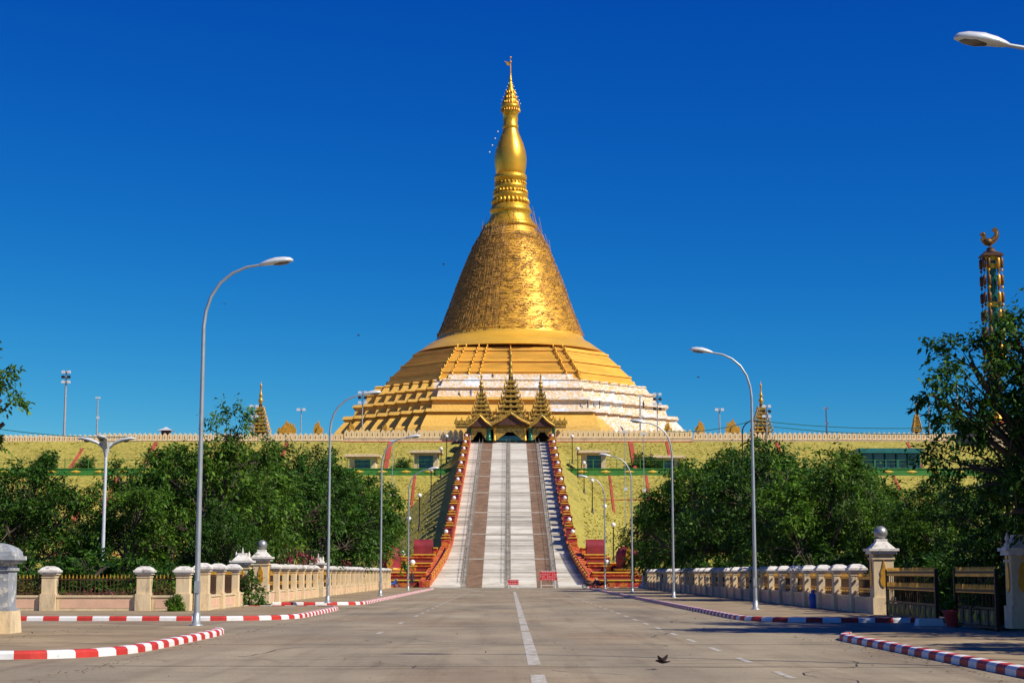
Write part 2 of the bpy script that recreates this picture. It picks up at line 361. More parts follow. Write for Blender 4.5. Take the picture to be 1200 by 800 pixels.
for y in (36.5,41.2,45.6): b.add([(-24,y,.134),(-7.8,y,.134),(-7.8,y+.035,.134),(-24,y+.035,.134)],[(0,1,2,3)])
for y in (62,66,72,92,99,106): b.add([(-11.6,y,.134),(-7.8,y,.134),(-7.8,y+.035,.134),(-11.6,y+.035,.134)],[(0,1,2,3)])
for y in (20,24,28,32,36,40,62,68,74,80,88,96): b.add([(8.2,y,.134),(13,y,.134),(13,y+.035,.134),(8.2,y+.035,.134)],[(0,1,2,3)])
tag(b.build('pavement_joints',M['tar']),kind='structure')

# ================================================================ fences
def pier_mb(b,x,y,w,h,z0=.13,m=0):
    b.box((x,y,z0+.33),(w*1.18,w*1.18,.66),0,m); b.box((x,y,z0+.66+(h-.66)/2),(w,w,h-.66),0,m)
    b.box((x,y,z0+h-.10),(w*1.1,w*1.1,.05),0,m)
def cap_mb(b,x,y,w,z):
    b.box((x,y,z+.04),(w*1.28,w*1.28,.09)); b.box((x,y,z+.12),(w*1.48,w*1.48,.08))
    b.box((x,y,z+.21),(w*1.36,w*1.36,.10),0,0,.74); b.box((x,y,z+.29),(w*1.0,w*1.0,.06),0,0,.5)
def bars(b,x0,y0,x1,y1,z0,z1,step,gold=1,tips=True,rails=(.12,.9)):
    L_=math.hypot(x1-x0,y1-y0); n=max(2,int(L_/step)); a=math.atan2(y1-y0,x1-x0); h=z1-z0
    for i in range(1,n):
        t=i/n; x=x0+(x1-x0)*t; y=y0+(y1-y0)*t
        b.box((x,y,(z0+z1)/2),(.025,.025,h),a,0)
        if tips: b.box((x,y,z1+.06),(.05,.03,.13),a,gold,.25); b.box((x,y,z1-.01),(.05,.05,.03),a,gold)
    for r in rails: b.box(((x0+x1)/2,(y0+y1)/2,z0+h*r),(L_,.03,.04),a,0)
def fence(pts,w,h,label,group,recess=True,gilt=False,step=.145,capm='whitecap',first=True,last=True):
    root=thing('boundary_fence',(pts[0][0],pts[0][1],.13),label,'fence',group)
    for i,(x,y) in enumerate(pts):
        if (i==0 and not first) or (i==len(pts)-1 and not last): continue
        b=MB(); pier_mb(b,x,y,w,h); p=b.build('pier',M['cream'],root,True)
        b=MB(); cap_mb(b,x,y,w,.13+h); b.build('cap',M[capm],p,True)
    for (x0,y0),(x1,y1) in zip(pts,pts[1:]):
        L_=math.hypot(x1-x0,y1-y0); a=math.atan2(y1-y0,x1-x0); ux,uy=(x1-x0)/L_,(y1-y0)/L_; g=w*.62
        mx,my=(x0+x1)/2,(y0+y1)/2; ln=L_-2*g
        b=MB(); b.box((mx,my,.13+.26),(ln,.30,.52),a,0); b.box((mx,my,.13+.56),(ln,.38,.08),a,0)
        for sgn in (1,-1): b.box((mx-uy*.152*sgn,my+ux*.152*sgn,.13+.27),(ln-.30,.012,.34),a,1)
        b.build('base_wall',[M['cream'],M['panelpink']],root,True)
        b=MB(); ax,ay=x0+ux*g,y0+uy*g; bx,by=x1-ux*g,y1-uy*g
        if gilt:
            bars(b,ax,ay,bx,by,.73,.13+h-.16,step,1,True,(.08,))
            b.box((mx,my,.13+h-.22),(ln,.06,.10),a,1); b.box((mx,my,.13+h-.62),(ln,.05,.07),a,1)
            n=int(ln/.22)
            for i in range(n):
                t=(i+.5)/n; b.box((ax+(bx-ax)*t,ay+(by-ay)*t,.13+h-.70),(.15,.04,.10),a,1,.4)
        else: bars(b,ax,ay,bx,by,.73,.13+h-.13,step,1)
        b.build('railing',[M['rustiron'],M['goldtrim']],root,True)
    return root
G='fences bounding the gardens along the road'
# along the side street on the left
fence([(-30.6,68.3),(-26.9,68.3),(-22.2,68.3),(-18.2,68.3),(-14.45,68.3),(-12.9,68.3)],.52,1.42,'cream fence with black gold-tipped bars along the left side street',G)
fence([(-12.25,68.9),(-12.25,72.4),(-12.25,76.4),(-12.4,80.2)],.50,1.55,'short cream fence run turning the left corner before the first gap',G,last=False)
ys=[84.3+3.55*i for i in range(7)]
fence([(-12.0,y) for y in ys],.52,1.62,'cream fence under pink flowers along the left pavement, between the two tall gilt piers',G,gilt=True,first=False)
ys=[109.6+3.55*i for i in range(18)]
fence([(-12.0,y) for y in ys],.52,1.62,'cream fence far down the left pavement near the parked motorbike',G,gilt=True,first=False)
ys=[63.0+3.5*i for i in range(31)]
fence([(13.4,y) for y in ys],.50,1.50,'long cream fence in dappled tree shade along the right pavement',G,gilt=True,first=False)
fence([(14.0,45.8),(14.0,42.0),(14.0,38),(14.0,34)],.55,1.7,'shaded fence at the right edge, this side of the metal gate',G,first=False)
# tall gate piers
def gate_pier(x,y,label,w=.72,h=2.15,ball=True,fac=(0,-1),mt='cream',capm='whitecap'):
    r=thing('gate_pier',(x,y,.13),label,'gate pier','tall piers beside the fence openings')
    b=MB(); b.box((0,0,.3),(w*1.18,w*1.18,.6)); b.box((0,0,.6+(h-.6)/2),(w,w,h-.6)); b.box((0,0,h-.16),(w*1.12,w*1.12,.07)); b.build('shaft',M[mt],r)
    b=MB(); b.box((0,0,h+.05),(w*1.3,w*1.3,.11)); b.box((0,0,h+.15),(w*1.5,w*1.5,.09)); b.box((0,0,h+.32),(w*1.2,w*1.2,.25),0,0,.45); b.box((0,0,h+.49),(w*.55,w*.55,.10)); b.build('cap',M[capm],r)
    if ball: b=MB(); b.ball((0,0,h+.76),.25,20); b.build('ball',M['mirrorball'],r)
    else:
        b=MB()
        for dx in (-.3,0,.3): b.lathe([(.07,0),(.10,.08),(.04,.16),(.07,.24),(.01,.42 if dx else .6)],(dx,0,h+.2),8)
        b.build('finial',M['whitecap'],r)
    for k,(fx,fy) in enumerate(((0,-1),(1 if x<0 else -1,0))):
        b=MB(); fl=[(0,.0),(.10,.08),(.15,.25),(.11,.42),(.13,.55),(.06,.72),(.0,1.0),(-.06,.72),(-.13,.55),(-.11,.42),(-.15,.25),(-.10,.08)]
        if fy: b.xz(fl,-w/2-.035,-w/2-.002,0,0,.95)
        else:
            c=MB(); c.xz(fl,-.035,-.002,0,0,.95)
            b.v=[(fx*(w/2+.037+v[1]),v[0],v[2]) for v in c.v]; b.f=c.f; b.m=c.m; b.s=c.s
        b.build('gilt_flame',M['goldtrim'],r)
    return r
gate_pier(13.45,62.2,'tall cream pier with silver ball and gilt flame left of the metal gate')
gate_pier(-12.0,83.4,'tall pier with dull ball and gilt flame right of the dark fence gap',h=2.05)
gate_pier(-12.45,80.3,'tall pier with three white finials left of the dark fence gap',h=1.85,ball=False)
gate_pier(-12.0,108.0,'farther tall pier with gilt flame midway along the left fence',h=1.9,w=.66,ball=False)
gate_pier(13.75,46.4,'dark shaded pier at the right edge beside the metal gate',h=1.95,w=.6,ball=False)
gate_pier(-12.72,42.9,'weathered grey pier with mottled cap at the left edge of the view',h=1.72,w=.72,ball=True,mt='greyplaster')
# that pier carries a wide domed cap rather than a ball
_g=[o for o in bpy.data.objects if o.get('label','').startswith('weathered grey pier')][0]
for c in kids(_g):
    if c.name.startswith('ball') or c.name.startswith('gilt') or c.name.startswith('cap'): bpy.data.objects.remove(c)
b=MB(); b.box((0,0,1.76),(.95,.95,.09)); b.box((0,0,1.84),(1.08,1.08,.10)); b.lathe([(.66,0),(.64,.10),(.52,.20),(.30,.28),(.10,.32)],(0,0,1.89),4,0,False,PI/4); b.build('cap',M['greyplaster'],_g)
b=MB(); b.box((0,0,.27),(.98,.98,.54),0,0,.92); b.build('plinth',M['cream'],_g)
r=thing('boundary_fence',(-12.15,42.3,.13),'low cream wall running out of the left edge from the grey pier','fence',G)
b=MB(); b.box((-12.9,40,.41),(.34,4.6,.56)); b.box((-12.9,40,.74),(.44,4.6,.10)); b.build('base_wall',M['cream'],r,True)
b=MB(); bars(b,-12.9,42.3,-12.9,37.8,.78,1.7,.145); b.build('railing',[M['iron'],M['goldtrim']],r,True)
# gate leaves on the right
def gate(x0,y0,x1,y1,label,z1=1.62):
    r=thing('metal_gate',(x0,y0,.02),label,'gate','gate leaves at the right-hand driveway')
    a=math.atan2(y1-y0,x1-x0); L_=math.hypot(x1-x0,y1-y0); mx,my=(x0+x1)/2,(y0+y1)/2
    b=MB()
    for z in (.10,.62,1.10,z1): b.box((mx,my,z),(L_,.06,.07),a)
    for t in (0,1): b.box((x0+(x1-x0)*t,y0+(y1-y0)*t,z1/2+.05),(.10,.10,z1+.1),a)
    b.build('frame',M['iron'],r,True)
    b=MB(); bars(b,x0,y0,x1,y1,.62,z1,.30,0,False,()); b.build('bars',M['rustiron'],r,True)
    b=MB(); n=int(L_/.13)
    b.box((mx,my,z1-.04),(L_,.05,.16),a)
    for i in range(n):
        t=(i+.5)/n; b.box((x0+(x1-x0)*t,y0+(y1-y0)*t,z1+.10),(.10,.04,.12),a,0,.3); b.box((x0+(x1-x0)*t,y0+(y1-y0)*t,1.18),(.09,.05,.20),a,0,.5)
    b.box((mx,my,1.06),(L_,.05,.05),a); b.build('gilt_rails',M['goldtrim'],r,True)
    n=int(L_/.72)
    for i in range(n):
        t=(i+.5)/n; b=MB(); px,py=x0+(x1-x0)*t,y0+(y1-y0)*t
        b.box((px,py,.36),(.60,.03,.42),a,0); b.lathe([(.02,-.17),(.06,-.08),(.075,0),(.05,.09),(.02,.19)],(px,py,.37),8,1); b.build('panel',[M['panelshade'],M['yellow']],r,True)
gate(13.35,60.9,13.2,53.3,'left metal gate leaf with gilt rails beside the silver-ball pier')
gate(13.3,51.4,13.45,47.6,'right metal gate leaf with gilt rails beside the dark pier')
# potted plant between the leaves, white block, blue sack
# ================================================================ trees
def leaves_obj(name,C,D,Nn,ln,wd,m,parent,petals=None):
    """C centres, D directions, Nn side vectors: one folded leaf (two triangles sharing the rib) each"""
    n=len(C); v=np.empty((n,4,3)); up=np.cross(D,Nn)
    v[:,0]=C; v[:,1]=C+D*ln[:,None]*.45+Nn*wd[:,None]*.5+up*ln[:,None]*.06; v[:,2]=C+D*ln[:,None]-np.array([0,0,1])*ln[:,None]*.10; v[:,3]=C+D*ln[:,None]*.45-Nn*wd[:,None]*.5+up*ln[:,None]*.06
    me=bpy.data.meshes.new(name); me.vertices.add(n*4); me.vertices.foreach_set('co',v.reshape(-1))
    idx=np.arange(n)*4; t=np.stack([idx,idx+1,idx+2,idx,idx+2,idx+3],1).reshape(-1)
    me.loops.add(n*6); me.loops.foreach_set('vertex_index',t); me.polygons.add(n*2)
    me.polygons.foreach_set('loop_start',np.arange(n*2)*3); 
    try: me.polygons.foreach_set('loop_total',np.full(n*2,3))
    except Exception: pass
    if petals is None: me.materials.append(m)
    else:
        me.materials.append(m); me.materials.append(petals[0])
        rr=np.random.default_rng(5).random(n)<petals[1]; me.polygons.foreach_set('material_index',np.repeat(rr,2).astype(np.int32))
    me.update(); me.validate()
    o=bpy.data.objects.new(name,me); COL.objects.link(o); o.parent=parent; return o
def unit(a): return a/np.maximum(1e-9,np.linalg.norm(a,axis=-1,keepdims=True))
def spray_cloud(rg,centres,dirs,crad,nspray,nleaf,ll,droop=.35):
    nc=len(centres)
    c=np.repeat(centres,nspray,0); d=np.repeat(dirs,nspray,0); r=np.repeat(crad,nspray)
    sd=unit(d*.75+rg.normal(0,.75,c.shape)+np.array([0,0,.15])); st=c+unit(rg.normal(0,1,c.shape))*r[:,None]*rg.random((len(c),1))*.7
    sl=r*rg.uniform(.5,1.1,len(c))
    K=len(c); t=(np.arange(nleaf)+.6)/nleaf
    P=st[:,None]+sd[:,None]*(sl[:,None]*t[None])[:,:,None]; P[:,:,2]-=droop*sl[:,None]*t[None]**2
    side=unit(np.cross(sd,rg.normal(0,1,sd.shape)+np.array([0,0,1.5])))
    sg=np.where(np.arange(nleaf)%2==0,1,-1)[None,:,None]
    D=unit(sd[:,None]*.55+side[:,None]*sg*.8+rg.normal(0,.35,P.shape)+np.array([0,0,-.45]))
    Nn=unit(np.cross(D,rg.normal(0,.55,P.shape)+np.array([0,0,1.0])))
    P=P.reshape(-1,3); D=D.reshape(-1,3); Nn=Nn.reshape(-1,3); n=len(P)
    ln=ll*rg.uniform(.6,1.25,n); return P,D,Nn,ln,ln*rg.uniform(.36,.5,n)
def make_tree(seed,name,lobes,trunk_h,trunk_r,nclump,nspray,nleaf,ll,m,label,group,cr=(.55,1.0),bare=False,lean=(0,0)):
    rg=np.random.default_rng(seed); root=thing(name,(0,0,0),label,'tree',group)
    lobes=np.array(lobes,float); pr=lobes[:,3]**2; pr/=pr.sum()
    ix=rg.choice(len(lobes),nclump,p=pr); d=unit(rg.normal(0,1,(nclump,3))+np.array([0,0,.25])); d[:,2]=np.where(d[:,2]<-.55,-d[:,2],d[:,2])
    rad=lobes[ix,3]*rg.uniform(.6,1.22,nclump)
    C=lobes[ix,:3]+d*rad[:,None]*np.array([1,1,.85]); crad=rg.uniform(cr[0],cr[1],nclump)
    b=MB(); ft=Vector((lean[0],lean[1],trunk_h))
    b.tube([(0,0,-.1),(ft.x*.3+.05,ft.y*.4,trunk_h*.45),tuple(ft)],[trunk_r*1.25,trunk_r,trunk_r*.85],9)
    for i,L_ in enumerate(lobes):
        lc=Vector(L_[:3]); mid=ft.lerp(lc,.5)+Vector((rg.normal(0,.2),rg.normal(0,.2),rg.uniform(0,.4)))
        b.tube([tuple(ft),tuple(mid),tuple(lc)],[trunk_r*.7,trunk_r*.42,trunk_r*.25],7)
        for j in np.where(ix==i)[0]:
            e=Vector(C[j]); s=mid.lerp(lc,rg.uniform(.1,1)); q=s.lerp(e,.55)+Vector((rg.normal(0,.15),rg.normal(0,.15),rg.uniform(-.05,.25)))
            b.tube([tuple(s),tuple(q),tuple(e)],[trunk_r*.2,trunk_r*.13,trunk_r*.05],4,cap=False)
    b.build('trunk',M['bark'],root)
    P,D,Nn,ln,wd=spray_cloud(rg,C,d,crad,nspray,nleaf,ll)
    leaves_obj('crown',P,D,Nn,ln,wd,m,root)
    return root
GT='broadleaf trees behind the garden fences'
T0=make_tree(3,'broadleaf_tree',[(0,0,4.6,2.5),(-2.0,.4,3.9,2.0),(2.1,-.3,4.0,2.1),(.4,1.6,4.3,2.0),(-.6,-1.8,3.6,1.9),(.6,0,6.0,1.6),(1.6,-1.4,2.3,1.7),(-1.7,-1.0,2.2,1.7),(0,1.2,2.2,1.8)],1.8,.20,150,19,7,.23,M['leafdark'],'x',GT)
T1=make_tree(5,'broadleaf_tree',[(0,0,4.0,2.3),(-2.2,0,3.8,1.8),(2.3,.2,3.5,1.7),(.8,-1.5,4.6,1.6),(-1.2,1,5.3,1.5),(1.0,.3,5.9,1.25),(-2.0,-1.0,2.2,1.6),(1.9,-1.2,2.2,1.6),(0,1,2.2,1.8)],1.7,.19,140,19,7,.23,M['leafmid'],'x',GT)
T2=make_tree(9,'broadleaf_tree',[(0,0,3.8,2.4),(-1.8,-.8,4.2,1.9),(1.6,.6,4.6,1.9),(-.2,.5,5.9,1.5),(2.3,-1,3.2,1.5),(-2.4,.7,2.6,1.6),(0,-1.8,2.2,1.7),(1,1.2,2.2,1.7)],1.6,.21,145,19,7,.22,M['leafdark'],'x',GT)
T3=make_tree(14,'broadleaf_tree',[(-.4,0,4.4,1.9),(1.4,.4,5.5,1.4),(.6,-.8,3.6,1.8),(-1.9,.5,5.2,1.0),(2.0,0,3.5,1.2),(.9,.1,6.9,.8),(-1.6,-.4,3.0,1.3)],1.9,.17,95,19,7,.22,M['leafmid'],'x',GT)
protos=[T0,T1,T2,T3]; tops=[7.5,7.1,7.3,7.6]; used=[False]*4
def tree_at(k,px,d,ytop,label,rz=0,sx=1.0):
    top=zat(ytop,d); s=(top-.1)/tops[k]; x=(px-597)/2018*d
    o=protos[k] if not used[k] else dup(protos[k]); used[k]=True
    o.location=(x,d,.12); o.rotation_euler=(0,0,rz); o.scale=(s*sx,s*sx,s); o['label']=label; o['group']=GT
    return o
TL=[(0,22,86,536,'dark spreading tree at the left edge behind the side-street fence',.3,1.0),
 (2,-45,92,540,'tree cut by the left edge of the view, behind the leftmost one',1.0,1.1),
 (1,95,98,606,'low tree behind the three-headed lamp post, left of its pole',2.2,.9),
 (3,152,86,545,'tree just right of the three-headed lamp post',2.4,1.0),
 (2,196,96,530,'dark tree behind the curved first street lamp, on its left',3.6,1.0),
 (3,243,90,482,'tallest ragged tree of the left group, top above the parapet wall',.2,.9),
 (1,281,101,528,'tree right of the first street lamp, above the mottled piers',4.6,1.0),
 (0,326,118,526,'broad dark tree above the pink flowers behind the left fence',5.2,.95),
 (2,378,142,526,'tree behind the second street lamp on the left',.9,.95),
 (1,415,166,542,'tree left of the third street lamp on the left, over the fence end',1.9,.95),
 (0,262,84.5,590,'low dark tree standing in the gap beside the tall finial pier',4.0,.75),
 (3,432,172,584,'small tree nearest the stairs on the left side, its boughs reaching over the lawn',3.0,1.0)]
TR=[(3,1022,80,560,'thin tree with bare grey limbs above the silver-ball pier',1.2,.8),
 (1,966,92,520,'tree behind the right fence, right of the near right street lamp',.4,1.05),
 (0,912,108,516,'broad tree behind the near right street lamp',2.5,1.0),
 (2,868,125,528,'dark tree behind the right fence, left of the near right street lamp',4.4,.95),
 (1,822,148,524,'tall bright tree at the left end of the right-hand group',5.5,.9),
 (0,794,166,566,'tree behind the second right street lamp',.8,.95),
 (2,768,176,622,'small dark tree nearest the stairs on the right side',2.9,1.1),
 (2,1010,104,548,'tree in the second row behind the bare-limbed tree',.1,1.0),
 (1,1112,76,556,'mid green tree above the metal gate',3.9,1.0),
 (0,1072,104,592,'distant tree seen between the gate tree and the right group',1.3,1.0),
 (2,1176,62,525,'dark tree behind the gate, under the overhanging right tree',5.0,.9)]
for k,px,d,yt,lab,rz,sx in TL+TR: tree_at(k,px,d,yt,lab,rz,sx)
for p,u in zip(protos,used): assert u
# the big near tree on the right: long limbs with gaps, half out of frame
NT=make_tree(21,'broadleaf_tree',[(0,0,6.6,2.6),(-2.6,.5,5.4,1.6),(-3.3,-.2,6.9,.9),(-1.9,.2,7.4,.8),(-2.0,0,6.6,1.2),(1.6,1.2,7.8,1.4),(-1.2,-.6,4.0,1.7),(-2.5,-.5,3.1,1.3),(1.5,-.5,5.0,2.5),(2.6,.5,7.4,2.0),(-.3,.4,3.0,1.7),(-4.4,0,6.2,.6),(1,-2,6.5,2.0),(-3.2,-.3,5.6,1.3),(-.6,.4,7.0,1.5),(-2.6,.2,4.2,1.6),(1.5,0,3,2.2),(-1.6,-.5,5.2,1.5),(-.8,-1.0,6.0,1.4)],2.4,.21,280,19,8,.19,M['leafdark'],'tall dark tree overhanging the right edge of the view',GT,cr=(.4,.85))
NT.location=((1208-597)/2018*45+1.95,45,.12)
b=[c for c in kids(NT) if c.name.startswith('trunk')][0]
# left near tree: only one drooping bough enters the view
NL=make_tree(33,'broadleaf_tree',[(0,0,5.6,2.1),(1.9,.2,5.9,1.1),(2.95,.2,5.75,.42),(3.05,.2,5.15,.38),(2.55,.1,4.75,.4),(-1.5,0,5.0,1.8),(0,-1.5,6.2,1.7)],2.2,.22,150,17,7,.17,M['leafmid'],'near tree at the left edge with one drooping bough against the sky',GT,cr=(.28,.55))
NL.location=(xat(8,470,42)-3.15,42,.12)
# shade trees standing right of the driveway, out of frame, whose shadows cross the gate and the road
for (x,y,k,s_,rz,lab) in ((20.5,37.5,0,1.3,0,'leafy tree outside the right edge whose shadow crosses the road'),(22.5,46.5,2,2.0,1,'leafy tree right of the view shading the metal gate'),(22.5,54,1,1.25,2,'leafy tree farther back shading the gate pier'),(17.5,31,1,1.15,4,'leafy tree outside the view shading the right kerb')):
    o=dup(protos[k]); o.location=(x,y,.12); o.scale=(s_,s_,s_); o.rotation_euler=(0,0,rz); o['label']=lab; o['group']=GT
# ---------------------------------------------------------------- shrubs
def make_shrub(seed,name,r,h,n,m,ll,label,group=None,petals=None,cat='shrub'):
    rg=np.random.default_rng(seed); root=thing(name,(0,0,0),label,cat,group)
    d=unit(rg.normal(0,1,(n,3))); d[:,2]=abs(d[:,2]); C=d*np.array([r,r*.8,h*.85])*rg.uniform(.3,1,(n,1))
    P,D,Nn,ln,wd=spray_cloud(rg,C,d,np.full(n,.32),14,7,ll,.2)
    leaves_obj('foliage',P,D,Nn,ln,wd,m,root,petals)
    b=MB()
    for k in range(9):
        a=rg.uniform(0,6.28); b.tube([(0,0,-.05),(.3*r*math.cos(a),.3*r*math.sin(a),h*.4),(.6*r*math.cos(a),.6*r*math.sin(a),h*.75)],[.03,.02,.01],5)
    b.build('stems',M['bark'],root); return root
GS='garden shrubs behind the fences'
S0=make_shrub(1,'garden_shrub',1.5,1.9,60,M['leafdark'],.16,'x',GS)
S1=make_shrub(2,'garden_shrub',1.3,1.5,50,M['leafyellow'],.14,'x',GS)
S2=make_shrub(4,'garden_shrub',1.0,1.3,40,M['leaflight'],.15,'x',GS)
S3=make_shrub(6,'flowering_shrub',1.6,1.6,60,M['leafmid'],.13,'x','bougainvillea shrubs',(M['petal'],.5),'flowering shrub')
S4=make_shrub(8,'flowering_shrub',1.0,1.1,40,M['leafyellow'],.12,'x','bougainvillea shrubs',(M['petal'],.10),'flowering shrub')
us=set()
def shrub_at(P,px,d,s,label,zs=1.0):
    o=P if P.name not in us else dup(P); us.add(P.name)
    if 280<px<560 or 700<px<1040: d=min(176,2018*(13.45 if P is S3 else 15.6)/abs(px-597))
    o.location=((px-597)/2018*d,d,.12); o.rotation_euler=(0,0,random.uniform(0,6)); o.scale=(s,s,s*zs); o['label']=label; return o
for a in [(S0,10,73,1.1,'dark shrub at the far left behind the barred fence'),(S1,30,70,1.0,'yellowish shrub behind the bars right of the grey pier'),
 (S4,85,70.2,1.0,'low yellow plant left of the pink flowers behind the barred fence',.9),(S3,112,70.5,.55,'pink-flowered shrub behind the barred fence by the lamp pole'),(S4,142,70.0,1.0,'low yellow plant right of the pink flowers behind the barred fence'),
 (S0,62,75,1.2,'dark shrub behind the first cream pier of the barred fence'),(S0,140,76,1.2,'dark shrub behind the pink-flowered shrub'),(S2,178,71.2,1.15,'bright green shrub beside the second cream pier'),
 (S0,200,75,1.1,'dark shrub left of the first street lamp pole'),(S1,205,71,.9,'yellow green shrub behind the corner fence piers'),(S0,238,77,1.1,'dark shrub right of the first street lamp pole'),
 (S0,276,79.5,1.0,'dark shrub filling the gap between the tall piers on the left'),
 (S2,270,86,.9,'bright green shrub seen in the fence gap on the left'),(S3,345,89,1.15,'broad pink bougainvillea hanging over the left fence',2.1),(S3,404,100,.85,'smaller pink bougainvillea by the second left street lamp',2.2),
 (S2,330,88.5,.8,'bright green shrub beside the dull-ball pier'),(S0,372,97,1.1,'dark shrub left of the second left street lamp'),(S2,437,132,1.1,'bright green shrub at the far end of the left fence',1.4),(S0,425,120,1.3,'dark shrub behind the far left fence'),
 (S0,1062,66,1.1,'dark shrub left of the gate behind its leaf'),(S2,1112,60,.62,'bright green bush hanging in the gate opening',2.2),(S0,1150,60,1.2,'dark shrub behind the right gate leaf'),(S2,1075,68,1.0,'bright green shrub behind the left gate leaf'),(S0,1100,70,1.3,'dark shrub farther behind the gate opening'),(S0,1180,50,1.0,'dark shrub behind the shaded right pier'),
 (S0,1010,72,1.1,'dark shrub behind the silver-ball pier'),(S0,980,78,1.2,'dark shrub behind the right fence under the bare-limbed tree'),(S0,930,88,1.2,'dark shrub behind the right fence right of the near lamp'),(S1,960,74,1.0,'yellowish shrub over the right fence under the trees',1.3),
 (S0,890,94,1.2,'dark shrub behind the near right lamp pole'),(S0,860,102,1.3,'dark shrub left of the near right lamp pole'),(S2,870,96,1.0,'bright shrub over the right fence left of the near lamp',1.2),(S0,825,114,1.3,'dark shrub between the two nearer right lamp poles'),(S0,800,124,1.3,'dark shrub right of the second right lamp pole'),(S2,765,146,1.2,'bright shrub above the white bollard'),(S0,780,138,1.3,'dark shrub left of the second right lamp pole')]:
    shrub_at(*a)
# fallen leaves and grit along the kerbs and walls
rg=np.random.default_rng(77); n=2600; kind=rg.random(n)
x=np.where(kind<.25,-11.6+rg.exponential(.5,n),np.where(kind<.5,13.0-rg.exponential(.6,n),np.where(kind<.7,7.75-rg.exponential(.25,n),np.where(kind<.85,-7.3+rg.exponential(.25,n),rg.uniform(-7,13,n)))))
y=22+rg.random(n)**1.4*110; ok=~(((y>43)&(y<56.5)&(x>7.4))|((x<-7.4)&(((y>50)&(y<58.6))|((y>77)&(y<87)))))
x,y=x[ok],y[ok]; z=np.where((x<-7.7)|(x>8.2),.139,.014); P=np.stack([x,y,z],1); n=len(P)
D=unit(rg.normal(0,1,(n,3))*np.array([1,1,.15])); Nn=unit(np.cross(D,np.array([0,0,1.0])+rg.normal(0,.1,(n,3)))); ln=rg.uniform(.04,.11,n)
lo_=leaves_obj('fallen_leaves',P,D,Nn,ln,ln*.5,M['litter'],None); tag(lo_,kind='stuff')
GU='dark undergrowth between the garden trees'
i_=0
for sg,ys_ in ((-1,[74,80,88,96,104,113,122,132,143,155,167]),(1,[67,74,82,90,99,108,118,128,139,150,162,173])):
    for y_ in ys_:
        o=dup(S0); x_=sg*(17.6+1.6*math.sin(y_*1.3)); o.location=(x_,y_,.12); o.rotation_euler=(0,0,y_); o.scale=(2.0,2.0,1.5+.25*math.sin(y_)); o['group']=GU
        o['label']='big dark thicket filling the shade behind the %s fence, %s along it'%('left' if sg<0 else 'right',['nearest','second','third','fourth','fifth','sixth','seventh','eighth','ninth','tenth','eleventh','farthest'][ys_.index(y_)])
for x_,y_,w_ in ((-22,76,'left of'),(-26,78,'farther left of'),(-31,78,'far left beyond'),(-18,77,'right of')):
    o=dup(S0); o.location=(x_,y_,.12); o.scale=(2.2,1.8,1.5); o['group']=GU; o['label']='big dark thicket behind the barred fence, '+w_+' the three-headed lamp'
o=shrub_at(S2,207,67.3,.55,'small green bush growing in front of the corner fence'); o.scale=(.55,.45,.6)
# ================================================================ street lamps
def lamp_parts(root,sgn,h=10.5):
    b=MB(); sx=sgn
    path=[(0,0,0),(0,0,1.2),(0,0,8.7),(.06*sx,0,9.15),(.22*sx,0,9.6),(.5*sx,0,10.0),(.9*sx,0,10.3),(1.35*sx,0,10.48),(1.85*sx,0,10.56)]
    b.tube(path,[.095,.088,.062,.056,.052,.048,.044,.04,.036],12); b.lathe([(.22,0),(.22,.03),(.13,.04),(.12,.35),(.115,.36)],(0,0,0),12)
    b.build('pole',M['steel'],root)
    rings=[]; n=14
    for t,w,hh,zz in ((0,.035,.035,0),(.08,.09,.07,.0),(.25,.14,.11,.015),(.5,.175,.14,.03),(.8,.17,.125,.035),(1.0,.12,.09,.03),(1.08,.05,.045,.02),(1.1,.01,.01,.01)):
        rings.append([((1.78+t*1.0)*sx,w*math.cos(2*PI*j/n)*1.0,10.555+.10*t+zz+hh*math.sin(2*PI*j/n)*(1.0 if math.sin(2*PI*j/n)>0 else .55)) for j in range(n)])
    hd=MB(); hd.loft(rings,0,True); hdo=hd.build('lamp_head',M['lampshell'],root)
    rings=[]
    for t,w,hh in ((.42,.02,.02),(.48,.10,.06),(.7,.135,.08),(.92,.10,.06),(1.0,.02,.02)):
        rings.append([((1.78+t)*sx,w*math.cos(2*PI*j/n),10.585+.10*t-.035+hh*math.sin(2*PI*j/n)) for j in range(n)])
    g=MB(); g.loft(rings,0,True); g.build('lens',M['lampglass'],hdo)
    s=MB(); s.box((.8e-9,0,1.1),(.16,.22,.34)); s.build('service_door',M['steel'],root)
GL='curved street lamps along both pavements'
LL=thing('street_lamp',(-8.85,48.9,.13),'nearest left street lamp, tall grey curved pole against the sky','street lamp',GL); lamp_parts(LL,1); LL.scale=(.89,1,.98)
for x,d,lab in ((-9.0,85.5,'second street lamp on the left, in front of the trees'),(-8.45,113,'third street lamp on the left, between trees and stairs'),(-8.7,148,'farthest left street lamp beside the red plinth')):
    dup(LL,(x,d,.13),lab)
RL=thing('street_lamp',(10.05,70.5,.13),'nearest whole street lamp on the right, head against the sky','street lamp',GL); lamp_parts(RL,-1); RL.scale=(.88,1,1)
for x,d,lab in ((9.9,104,'second street lamp on the right, before the leafy trees'),(9.55,134,'third street lamp on the right with dark pole'),(9.1,164,'farthest right street lamp beside the stair foot')):
    dup(RL,(x,d,.13),lab)
dup(RL,(10.26,28.7,.13),'street lamp at the top right corner, only its large head in view')
